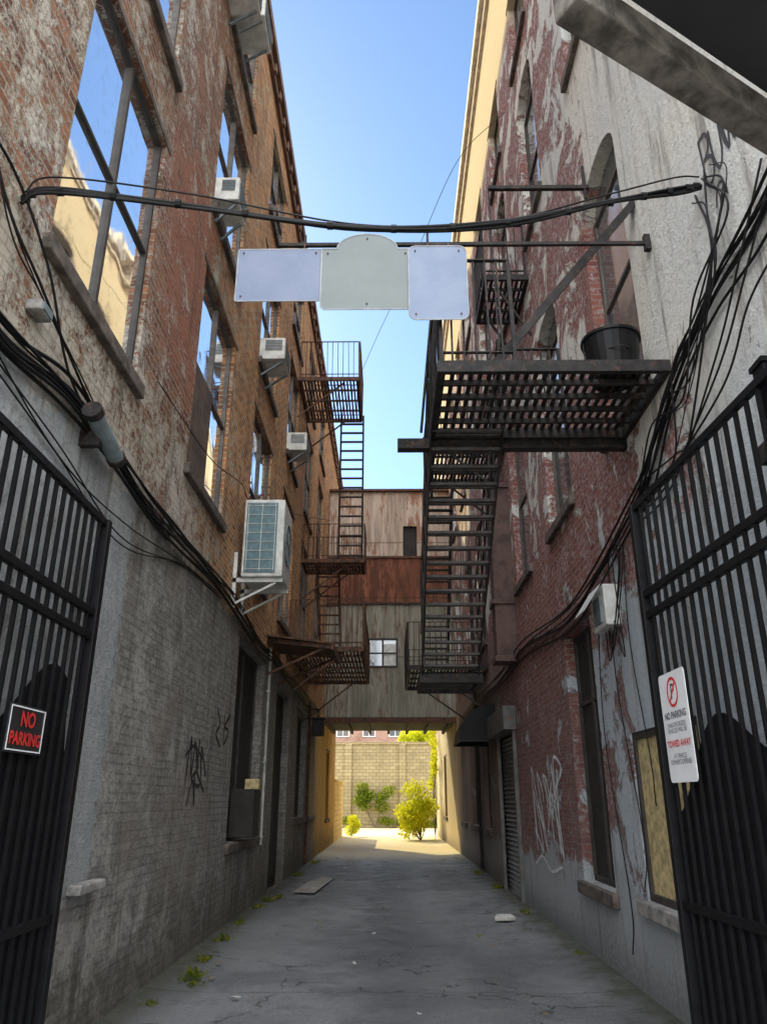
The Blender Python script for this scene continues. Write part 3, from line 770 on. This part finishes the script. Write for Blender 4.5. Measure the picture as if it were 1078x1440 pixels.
def hsign(label,prof,mat,y,bolts,hang):
    e=empty('hanging_sign',(sum(p[0] for p in prof)/len(prof),y,min(p[2] for p in prof)),label,'sign','faded signs hung across the alley')
    mb=MB();mb.prism(prof,(0,.006,0));part('panel',mb,mat,e)
    mb=MB();k=len(prof)
    for i in range(k):
        a=Vector(prof[i]);b_=Vector(prof[(i+1)%k])
        mb.bar(a,b_,.010,.007,(0,1,0))
    part('edge',mb,m_sedge,e)
    for x,z in bolts:
        mb=MB();mb.tube([(x,y-.010,z),(x,y,z)],.007,8);part('bolt',mb,m_rust,e)
    mb=MB()
    for x,z in hang: mb.bar((x,y+.003,z),(x,5.13,5.99),.012,.012)
    part('bracket',mb,m_rust,e)
hsign('faded blank lavender-blue rectangular sign hanging from the bar',xrr(-1.245,-.555,5.375,5.89,.015,5.085),mS1,5.085,[(-1.2,5.85),(-.6,5.85),(-1.2,5.42)],[(-.7,5.88)])
z0,z1=5.28,5.88;P=[(.19,5.07,z0+.03),(.19,5.07,z1)]
P+=[(-.175+.25*math.cos(t),5.07,z1+.15*math.sin(t)) for t in [math.pi*i/14 for i in range(15)]]
P+=[(-.55,5.07,z1),(-.55,5.07,z0+.03),(-.52,5.07,z0),(.16,5.07,z0)]
hsign('faded blank grey sign with rounded arch top',P,mS2,5.07,[(-.175,5.98),(-.175,5.33),(.14,5.83),(-.5,5.83)],[(-.3,5.97),(.0,5.97)])
hsign('faded pale blue sign with rounded corners and worn print',xrr(.165,.64,5.17,5.89,.06,5.055),mS3,5.055,[(.22,5.84),(.58,5.84),(.22,5.22),(.58,5.22)],[(.33,5.88),(.5,5.88)])

# ---------------------------------------------------------------- cables
def catm(pts,n=10):
    pts=[Vector(p) for p in pts];pts=[pts[0]*2-pts[1]]+pts+[pts[-1]*2-pts[-2]];out=[]
    for i in range(1,len(pts)-2):
        a,b_,c,d=pts[i-1:i+3]
        for k in range(n):
            t=k/n;out.append(.5*((2*b_)+(c-a)*t+(2*a-5*b_+4*c-d)*t*t+(3*b_-a-3*c+d)*t**3))
    out.append(pts[-2]);return out
def cable(pts,r,label,jit=0.,n=10,mat=None):
    p=[Vector(q)+Vector((U(-jit,jit)*.3,U(-jit,jit),U(-jit,jit))) for q in pts]
    mb=MB();mb.tube(catm(p,n),r,6);o=mkobj('cable',mb,mat or m_cable,smooth=True)
    return tag(o,label,'cable','black cables strung along the alley')
span=[(-2.17,3.5,4.93),(-2.0,3.5,5.0),(-1.2,3.62,5.0),(-.2,3.78,4.965),(.7,3.9,5.1),(1.5,4.02,5.38),(2.0,4.1,5.56),(2.17,4.1,5.6)]
for k in range(4):
    j=.012;cable([(a,b_+U(-j,j),c+U(-j,j)-.010*k) for a,b_,c in span],U(.009,.014),'thick black cable bundle sagging across the alley',n=12)
cable([(a,b_,c+.05+.05*math.sin(i*1.3)) for i,(a,b_,c) in enumerate(span)],.006,'thin black wire strung above the cable bundle',n=12)
qs=catm(span,12)
for i in range(16):
    p=qs[int((i+.5)/16*(len(qs)-1))]-Vector((0,0,.012));mb=MB();mb.tube([p-Vector((.018,0,0)),p+Vector((.018,0,0))],.027,7)
    tag(mkobj('cable_tie',mb,m_cable),'black lashing tie wrapped round the overhead cable bundle','cable tie','ties on the cable bundle')
Lz=[(3.0,4.15),(3.6,4.1),(4.4,4.2),(5.3,4.2),(6.3,4.12),(7.4,4.15),(9.0,4.2),(10.5,4.18),(12.5,4.05),(14.5,4.12),(17,4.05),(20,4.12),(24,4.1)]
for k in range(9):
    cable([(SX(-1,.03+.02*(k%3)),y,z-.05*k*.5+.05) for y,z in Lz],U(.006,.014),'black cable running along the brick wall',jit=.055)
for k in range(4):
    cable([(SX(-1,.04),2.6+U(0,.3),5.3+U(-.3,.3)),(SX(-1,.06),3.3,4.9+U(-.2,.1)),(SX(-1,.08),3.8,4.55+U(-.15,.15)),(SX(-1,.06),4.5,4.3),(SX(-1,.04),5.5,4.15),(SX(-1,.03),7.0,4.0)],U(.005,.010),'black cable drooping down the brick wall',jit=.06)
for k in range(3):
    cable([(SX(-1,.02),3.0,3.9+.1*k),(SX(-1,.03),4.4,3.75),(SX(-1,.03),5.8,3.5+.1*k),(SX(-1,.02),7.6,3.95),(SX(-1,.02),9.5,4.05)],.006,'thin black wire looping below the cable run',jit=.05)
Rz=[(2.6,5.0),(3.49,4.79),(4.2,4.75),(5.1,4.48),(5.8,4.15),(6.4,3.97),(7.6,3.78),(9.1,3.67),(12.1,3.87),(15,3.8),(19,3.85),(24,3.8)]
for k in range(7):
    cable([(SX(1,.03+.02*(k%3)),y,z+.03*k-.1) for y,z in Rz],U(.006,.013),'black cable sagging along the stucco wall',jit=.06)
for k in range(7):
    cable([(SX(1,.03),4.1+U(-.1,.1),5.6),(SX(1,.06),3.95+U(-.2,.2),5.2+U(-.1,.1)),(SX(1,.1),4.2+U(-.2,.2),4.8),(SX(1,.08),4.7+U(-.2,.3),4.3+U(-.4,.3)),(SX(1,.06),5.2+U(-.2,.4),4.4+U(-.5,.1)),(SX(1,.03),6.0,4.05)],U(.004,.010),'black cable looping down the stucco wall',jit=.08)
for k in range(3):
    cable([(SX(1,.03),3.4,5.1-.3*k),(SX(1,.06),3.7,4.7-.2*k),(SX(1,.05),4.3,4.3-.1*k),(SX(1,.04),5.4,3.9),(SX(1,.03),6.4,3.9)],.008,'thin black cable crossing the stucco',jit=.05)
for (y,za,zb) in((7.2,3.9,.9),(6.7,3.9,1.6),(7.8,3.6,.3)):
    cable([(SX(1,.02),y,za),(SX(1,.04),y+.1,za*.6+zb*.4),(SX(1,.02),y-.1,zb+.4),(SX(1,.02),y,zb)],.005,'thin wire hanging down the stucco wall',jit=.05)
for k in range(4):
    cable([(SX(1,.03),6.9,3.95),(SX(1,.1),6.7+U(-.2,.2),3.6),(SX(1,.12),6.9+U(-.3,.3),3.0+U(-.2,.2)),(SX(1,.06),7.2+U(-.2,.2),3.2),(SX(1,.05),7.3,3.5)],.006,'thin black wire looping round the utility box',jit=.05)
cable([(-.74,17,11.9),(-.2,15,11.9),(.5,13,12.2),(1.3,11,12.9),(2.18,10.5,13.6)],.006,'thin wire strung between the buildings')
cable([(-2.18,6.2,5.3),(-2.1,8.0,5.35),(-2.05,9.6,5.7),(-2.1,11.5,6.1),(-1.3,16,7.5)],.006,'thin wire strung along the brick wall')
def pipe(sg,y,z0,z1,r,mat,label):
    mb=MB();mb.tube([(SX(sg,r+.01),y,z0),(SX(sg,r+.01),y,z1)],r,10)
    for i in range(int((z1-z0)/1.2)+1): mb.box(SX(sg,-.001),SX(sg,2*r+.02),y-r-.02,y+r+.02,z0+.1+i*1.2,z0+.13+i*1.2)
    tag(mkobj('wall_pipe',mb,mat,smooth=False),label,'pipe')
pipe(-1,13.75,.9,4.2,.025,simple('conduit_grey',(.4,.39,.36),.6),'pale plastic conduit climbing the grey masonry')
pipe(-1,20.9,.1,4.1,.04,m_rust,'rusty downpipe beside the loading door')
pipe(1,19.4,.1,8,.04,m_boardd,'dark downpipe on the stucco building')

# ---------------------------------------------------------------- small wall fixtures
e=empty('flood_light',(-2.1,4.9,4.0),'dark grey cylindrical transformer housing strapped among the cables','wall fixture')
mb=MB();mb.tube([(-2.04,4.62,4.10),(-2.04,5.10,3.99)],.06,14);part('housing',mb,m_acg,e,bevel=.01)
mb=MB();mb.tube([(-2.04,4.57,4.112),(-2.04,4.63,4.098)],.07,14);mb.tube([(-2.04,5.09,3.992),(-2.04,5.14,3.98)],.07,14);mb.box(-2.2,-2.05,4.8,4.86,3.95,4.16);part('clamp',mb,m_iron,e)
e=empty('junction_box',(-2.1,3.9,4.35),'small pale junction box beside the window sill','junction box')
mb=MB();mb.box(-2.2,-2.1,3.8,3.96,4.38,4.45);part('body',mb,m_conc,e,bevel=.01)
mb=MB();mb.box(-2.1,-2.09,3.82,3.94,4.39,4.44);part('lid',mb,m_acg,e)
e=empty('meter_box',(2.1,7.2,3.2),'battered white utility box hanging open on the wall','utility box')
mb=MB();mb.box(2.05,2.2,7.05,7.5,3.15,3.55);part('body',mb,m_white,e,bevel=.012)
mb=MB();mb.prism([(2.04,7.05,3.56),(1.86,7.0,3.3),(1.86,7.45,3.3),(2.04,7.5,3.56)],(-.01,0,-.012));part('lid',mb,m_white,e)
mb=MB();mb.box(2.03,2.049,7.15,7.4,3.2,3.45);part('panel',mb,m_acg,e)
e=empty('wall_lantern',(-2,19,3.2),'dark metal lantern hanging from the brick wall','lamp')
mb=MB();mb.box(-1.95,-1.65,19.5,19.8,3.1,3.5);mb.prism([(-2.0,19.45,3.5),(-1.6,19.45,3.5),(-1.6,19.85,3.5),(-2.0,19.85,3.5)],(0,0,.04));part('lamp_housing',mb,m_iron,e,bevel=.02)
mb=MB();mb.bar((-2.2,19.65,3.75),(-1.8,19.65,3.75),.03,.03);mb.bar((-1.8,19.65,3.75),(-1.8,19.65,3.5),.03,.03);part('bracket',mb,m_iron,e)
def frust(mb,c,r0,r1,z0,z1,n=24):
    vs=[];fs=[]
    prof=[(r0,z0),(r1,z1),(r1+.015,z1),(r1+.015,z1+.025),(r1-.01,z1+.025),(r0-.015,z0+.015)]
    for r,z in prof:
        for j in range(n): a=2*math.pi*j/n;vs.append((c[0]+r*math.cos(a),c[1]+r*math.sin(a),z))
    for k in range(len(prof)-1):
        for j in range(n): fs.append((k*n+j,k*n+(j+1)%n,(k+1)*n+(j+1)%n,(k+1)*n+j))
    fs.append(tuple(range(n))[::-1]);fs.append(tuple((len(prof)-1)*n+j for j in range(n)))
    mb.add(vs,fs)
e=empty('bucket',(1.8,5.45,4.815),'large black plastic tub standing on the fire escape','bucket')
mb=MB();frust(mb,(1.86,5.42),.19,.23,4.815,5.18);part('body',mb,m_gate,e)
mb=MB();mb.tube(catm([(1.63,5.42,5.20),(1.65,5.40,5.06),(1.86,5.17,5.00),(2.07,5.40,5.06),(2.09,5.42,5.20)],6),.006,6);part('handle',mb,m_iron,e)
e=empty('vent_box',(-2.1,12.3,1.2),'dark box unit with an ochre side beneath the boarded window','box')
mb=MB();mb.box(-2.2,-1.99,12.15,12.3,1.2,1.9);part('side_panel',mb,m_yell,e,bevel=.01)
mb=MB()
mb.box(-2.3,-1.95,11.6,12.14,1.1,1.75);part('casing',mb,m_boardd,e,bevel=.01)

cn=empty('entrance_canopy',(1.6,1.9,4.2),'grey timber beam with dark soffit jutting over the gate','canopy')
mb=MB();mb.bar((.63,1.86,4.28),(2.2,2.77,4.28),.12,.15);part('beam',mb,m_wood,cn,bevel=.008)
mb=MB();mb.prism([(.72,1.82,4.34),(2.2,2.68,4.34),(2.2,.9,4.34),(1.2,.9,4.34)],(0,0,.05));part('soffit',mb,m_sblack,cn)
# ---------------------------------------------------------------- graffiti ribbons
def ribbon(mb,pts,w,X,sg):
    p=catm([(0,a,b_) for a,b_ in pts],6)
    for a,b_ in zip(p,p[1:]):
        t=(b_-a);L=math.hypot(t.y,t.z) or 1e-6;n=(-t.z/L*w/2,t.y/L*w/2);e=(t.y/L*w*.3,t.z/L*w*.3)
        q=[(X,a.y+n[0]-e[0],a.z+n[1]-e[1]),(X,a.y-n[0]-e[0],a.z-n[1]-e[1]),(X,b_.y-n[0]+e[0],b_.z-n[1]+e[1]),(X,b_.y+n[0]+e[0],b_.z+n[1]+e[1])]
        mb.poly(q)
        X=X-sg*.00004
mb=MB();X0=SX(1,.004)
def G(y,z,s,pts,w=.03):
    ribbon(mb,[(y-a*s,z+b_*s) for a,b_ in pts],w,X0,1)
G(4.08,5.52,.44,[(0,1),(.03,.5),(.05,.1),(.2,0),(.32,.12),(.33,.35),(.2,.5),(.1,.52),(.25,.6),(.3,.78),(.2,.95),(.02,.98)],.026)
G(3.93,5.5,.44,[(0,.9),(.02,.4),(.1,.1),(.2,.06),(.3,.3),(.33,.9),(.4,.3),(.5,.1)],.026)
G(3.76,5.5,.40,[(0,.9),(.06,.3),(.12,.1),(.22,.5),(.3,.12),(.4,.2),(.46,.95)],.026)
G(4.0,5.28,.26,[(0,.1),(.1,.4),(.3,.58),(.5,.45),(.62,.1)],.02);G(3.96,5.28,.26,[(.1,.0),(.2,.25),(.33,.33),(.45,.0)],.018)
part('graffiti',mb,m_paint_g,right,'loose grey-black spray-painted tag letters')
mb=MB();X0=SX(1,.004)
for yy in(12.4,12.0,11.6,11.2,10.8):
    pts=[(U(0,.6),U(0,1)) for _ in range(8)];G(yy,.9,1.2,pts,.045);X0-=.0015
G(12.5,.7,1.,[(0,0),(.6,.15),(1.2,0),(1.9,.1)],.035);X0-=.0015
part('graffiti',mb,m_paint_w,right,'tangled white spray-painted scribbles')
mb=MB();X0=SX(-1,.004)
def G2(y,z,s,pts,w=.03): ribbon(mb,[(y+a*s,z+b_*s) for a,b_ in pts],w,X0,-1)
G2(8.6,1.8,.5,[(0,.1),(.2,.9),(.4,.1),(.6,.8),(.9,.2),(.95,.9)],.042);G2(8.85,1.72,.5,[(0,1),(.5,.5),(0,.2),(.8,.1),(.7,.9),(1.3,.3)],.042);G2(8.7,1.55,.5,[(0,0),(.4,.5),(.7,0),(.6,.7),(1.5,.3)],.038);G2(8.5,2.05,.6,[(0,0),(.6,.2),(1.3,.0)],.036)
G2(9.9,2.25,.45,[(0,1),(.4,.6),(0,.3),(.6,0)],.042);G2(10.35,2.25,.45,[(0,.9),(.1,.1),(.6,.5),(.1,.6),(.8,1)],.042)
part('graffiti',mb,m_paint_k,left,'small black spray-painted tags')

# ---------------------------------------------------------------- ground
mb=MB();nx,ny=44,300;vs=[]
from mathutils import noise as mn
for j in range(ny+1):
    for i in range(nx+1):
        x=-2.2+4.4*i/nx;y=1+37*j/ny
        z=.012*mn.noise((x*.9,y*.5,0))+.006*mn.noise((x*4,y*4,3))+.03*max(0,abs(x)-1.6)/.6
        vs.append((x,y,z+.012))
fs=[(j*(nx+1)+i,j*(nx+1)+i+1,(j+1)*(nx+1)+i+1,(j+1)*(nx+1)+i) for j in range(ny) for i in range(nx)]
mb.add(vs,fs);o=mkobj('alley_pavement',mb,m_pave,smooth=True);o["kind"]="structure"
mb=MB();mb.poly([(-1500,-1500,-.03),(1500,-1500,-.03),(1500,1500,-.03),(-1500,1500,-.03)]);o=mkobj('ground',mb,m_ga);o["kind"]="structure"
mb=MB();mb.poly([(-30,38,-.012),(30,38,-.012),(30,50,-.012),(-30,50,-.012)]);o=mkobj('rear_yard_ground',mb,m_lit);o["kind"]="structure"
mb=MB();mb.poly([(-14,-15,-.012),(14,-15,-.012),(14,1,-.012),(-14,1,-.012)]);o=mkobj('street_pavement',mb,m_strt);o["kind"]="structure"

# ---------------------------------------------------------------- far end
e=empty('boundary_wall',(0,50,0),'buff concrete block wall closing the end of the alley','wall')
mb=MB();mb.box(-14,14,50,50.3,0,4.9);part('masonry',mb,m_ochre,e)
mb=MB();mb.box(-14,14,49.94,50.36,4.9,5.05)
for i in range(8): mb.box(-13+i*3.4,-12.6+i*3.4,49.85,49.999,0,4.9)
part('coping',mb,m_ochre,e,bevel=.01)
e=empty('low_wall',(-2.3,34.5,0),'low yellow block wall beyond the bridge, sunlit tone put into its colour','wall')
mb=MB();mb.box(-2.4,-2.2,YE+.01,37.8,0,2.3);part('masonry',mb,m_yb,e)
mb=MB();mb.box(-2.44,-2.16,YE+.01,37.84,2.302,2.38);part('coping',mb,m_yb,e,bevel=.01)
e=empty('apartment_building',(0,74,0),'distant red brick building with rows of white windows','building')
mb=MB();mb.box(-16,14,72,84,0,9.5);part('wall',mb,m_redb,e)
mb=MB();mb.box(-16.2,14.2,71.8,84,9.5,9.9);part('cornice',mb,m_sill,e)
for r in range(3):
    for i in range(12):
        x=-14.5+i*2.4;z=1.2+r*2.9
        mb=MB();mb.box(x,x+1.2,71.93,71.999,z,z+1.7);w=part('window',mb,m_white,e)
        mb=MB();mb.box(x+.1,x+.56,71.9,71.929,z+.1,z+1.6);mb.box(x+.64,x+1.1,71.9,71.929,z+.1,z+1.6);o=mkobj('glass_pane',mb,m_glassB);o.parent=w

# foliage
mLy=mat_leaf('sunlit_leaf',(.28,.33,.02),(.56,.54,.03));mLg=mat_leaf('green_leaf',(.03,.08,.015),(.08,.13,.03));mLd=mat_leaf('dull_leaf',(.03,.06,.015),(.06,.09,.025))
def leaves(mb,blobs,n,s):
    for _ in range(n):
        c,r=random.choice(blobs)
        d=Vector((random.gauss(0,1),random.gauss(0,1),random.gauss(0,1))).normalized()*(R()**.45)
        p=Vector(c)+Vector((d.x*r[0],d.y*r[1],d.z*r[2]))
        if p.z<.03: p.z=.03+R()*.1
        a=Vector((U(-1,1),U(-1,1),U(-1,1))).normalized();b_=a.cross(Vector((U(-1,1),U(-1,1),U(-1,1)))).normalized();k=s*U(.6,1.3)
        mb.poly([p-a*k,p+b_*k*.5,p+a*k,p-b_*k*.5])
def bush(name,label,base,blobs,n,s,mat,cat='bush'):
    e=empty(name,base,label,cat)
    mb=MB()
    for c,r in blobs:
        q=[Vector(base),Vector(base)*.5+Vector(c)*.5+Vector((U(-.1,.1),U(-.1,.1),0)),Vector(c)]
        mb.tube(catm(q,4),.012,5)
    part('stem',mb,m_boardb,e)
    mb=MB();leaves(mb,blobs,n,s);part('foliage',mb,mat,e)
bl=[((1.25+U(-.7,.6),34.6+U(-1,1),U(.25,2.1)),(.5,.5,.4)) for _ in range(20)]
bush('bush','sunlit yellow-green bush growing against the alley wall',(1.3,34.6,0),bl,4600,.07,mLy)
bl=[((1.95+U(-.15,.1),U(33,38),U(2.,4.5)),(.15,.5,.4)) for _ in range(9)]
bush('climbing_vine','pale climbing vine hanging down the sunlit wall',(2.0,36,0),bl,1500,.06,mLy,'vine')
bl=[((-1.8+U(-.2,.2),38.0+U(-.6,.8),U(.2,.9)),(.25,.4,.25)) for _ in range(6)]
bush('bush','low yellow-green weeds at the sunlit wall foot',(-1.8,38.2,0),bl,1200,.06,mLy)
bl=[((-.9+U(-.9,.9),49.4,U(.9,2.4)),(.5,.3,.4)) for _ in range(9)]
bush('bush','green shrub in front of the block wall',(-.9,49.4,0),bl,2200,.09,mLg)
bl=[((U(-3,3),49.5,U(.1,.5)),(.5,.3,.25)) for _ in range(9)]
bush('bush','low green weeds along the block wall',(0,49.5,0),bl,1600,.08,mLg)
tr=empty('tree',(5,62,0),'leafy green tree behind the block wall','tree')
mb=MB();mb.tube([(4,62,0),(4.1,62,3),(3.9,62,6)],[.22,.16,.08],8);mb.tube([(4.1,62,3),(5.5,62,5.5)],[.1,.04],6);mb.tube([(4.05,62,3.2),(2.8,62,5.6)],[.1,.04],6);part('trunk',mb,m_boardb,tr)
bl=[((4+U(-2.6,2.6),62+U(-1.5,1.5),5.6+U(-1.8,1.8)),(.9,.9,.7)) for _ in range(22)]
mb=MB();leaves(mb,bl,7000,.14);part('crown',mb,mLy,tr)

def weed(x,y,s):
    mb=MB()
    for _ in range(int(30*s)):
        a=U(0,6.28);l=U(.03,.09)*s;d=Vector((math.cos(a),math.sin(a),U(.2,1.2))).normalized()
        p=Vector((x+U(-.07,.07)*s,y+U(-.13,.13)*s,.035));q=p+d*l;n=Vector((-math.sin(a),math.cos(a),0))*U(.008,.02)*s
        mb.poly([p,p*.4+q*.6+n,q+d*.01,p*.4+q*.6-n])
    tag(mkobj('weed',mb,mLd),'small green weed sprouting from the pavement edge','weed','weeds along the wall foot')
for x,y,s in((-1.85,8.1,1.2),(-1.9,8.4,1.0),(-1.75,7.9,.8),(-1.95,9.0,1.),(-1.98,10.2,1.1),(-2.05,11.5,1.),(-2.05,13.1,1.2),(-2.0,14.0,1.2),(-1.9,14.4,1.),(2.0,12.6,1.),(2.05,15.9,1.3),(-2.05,18.5,1.4),(2.0,19.,1.3),(-2.0,22,1.5),(1.1,10.5,.5),(-1.95,7.2,.7),(2.05,9.4,.7)):
    weed(x,y,s)
m_lit1=simple('litter_paper',(.5,.48,.45),.8,0,.15);m_lit2=simple('litter_brown',(.25,.17,.10),.8)
for i in range(46):
    sd=random.choice((-1,1));x=sd*U(.9,2.0) if i%3 else U(-1.5,1.5);y=U(6.5,24);s=U(.012,.045)
    mb=MB();k=random.choice((4,5,6));a0=U(0,6)
    P=[(x+s*U(.6,1.2)*math.cos(a0+6.283*j/k),y+s*U(.6,1.4)*math.sin(a0+6.283*j/k),.035+U(0,.02)) for j in range(k)]
    mb.prism(P,(0,0,.006));tag(mkobj('litter',mb,m_lit1 if i%3==0 else m_lit2),'scrap of crumpled litter lying on the worn pavement','litter','litter scattered on the pavement')
mb=MB();mb.prism([(-1.75,15.2,.04),(-1.35,15.0,.045),(-1.2,17.6,.04),(-1.45,18.0,.05),(-1.65,16.9,.045)],(0,0,.012));tag(mkobj('cardboard_sheet',mb,simple('cardboard_grey',(.30,.285,.26),.9)),'flattened pale cardboard sheet lying near the wall','cardboard')
mb=MB();P=[(1.45,11.8,.03),(1.62,11.75,.04),(1.75,11.85,.03),(1.7,12.0,.05),(1.5,12.02,.04)];mb.prism(P,(0,0,.05));tag(mkobj('paper_bag',mb,m_lit1,bevel=.01),'crumpled white paper bag on the pavement','paper bag')

# ---------------------------------------------------------------- light
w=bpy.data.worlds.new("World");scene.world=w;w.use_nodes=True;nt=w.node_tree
sky=nt.nodes.new('ShaderNodeTexSky');sky.sky_type='NISHITA';sky.sun_disc=False
AZ,EL=math.radians(30),math.radians(36)
sky.sun_elevation=EL;sky.sun_rotation=-AZ;sky.air_density=1.0;sky.dust_density=.3;sky.ozone_density=2.6
bg=nt.nodes['Background']
tc=nt.nodes.new('ShaderNodeTexCoord');D=tc.outputs['Generated']
sp=nd(nt,'SeparateXYZ',{0:D}).outputs
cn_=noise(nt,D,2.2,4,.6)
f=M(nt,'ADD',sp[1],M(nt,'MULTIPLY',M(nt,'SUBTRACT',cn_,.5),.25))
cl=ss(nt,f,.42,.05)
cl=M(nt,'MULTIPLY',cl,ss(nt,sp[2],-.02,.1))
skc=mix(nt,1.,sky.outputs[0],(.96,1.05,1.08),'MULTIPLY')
cc=mix(nt,cl,skc,(21.0,21.6,22.2))  # bright cloud bank added behind and overhead to fill the alley with light
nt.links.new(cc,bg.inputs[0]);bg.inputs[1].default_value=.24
S=Vector((-math.sin(AZ)*math.cos(EL),math.cos(AZ)*math.cos(EL),math.sin(EL)))
ld=bpy.data.lights.new('sun','SUN');ld.energy=5;ld.angle=math.radians(.5);ld.color=(1,.84,.46)
lo=bpy.data.objects.new('sun',ld);lo.rotation_euler=S.to_track_quat('Z','Y').to_euler();lo.location=(0,0,40);col.objects.link(lo)
cam=bpy.data.cameras.new('camera');cam.sensor_fit='VERTICAL';cam.sensor_height=36;cam.sensor_width=27;cam.lens=36*1060/1440;cam.clip_end=4000;cam.clip_start=.05
co=bpy.data.objects.new('camera',cam);col.objects.link(co);co.location=(0,0,1.6)
th=math.atan(405/1060);yw=math.atan(9/1060*math.cos(th))
co.rotation_euler=(math.pi/2+th,0,yw)
scene.camera=co
scene.view_settings.view_transform='Standard'
scene.view_settings.look='None'
scene.view_settings.exposure=0
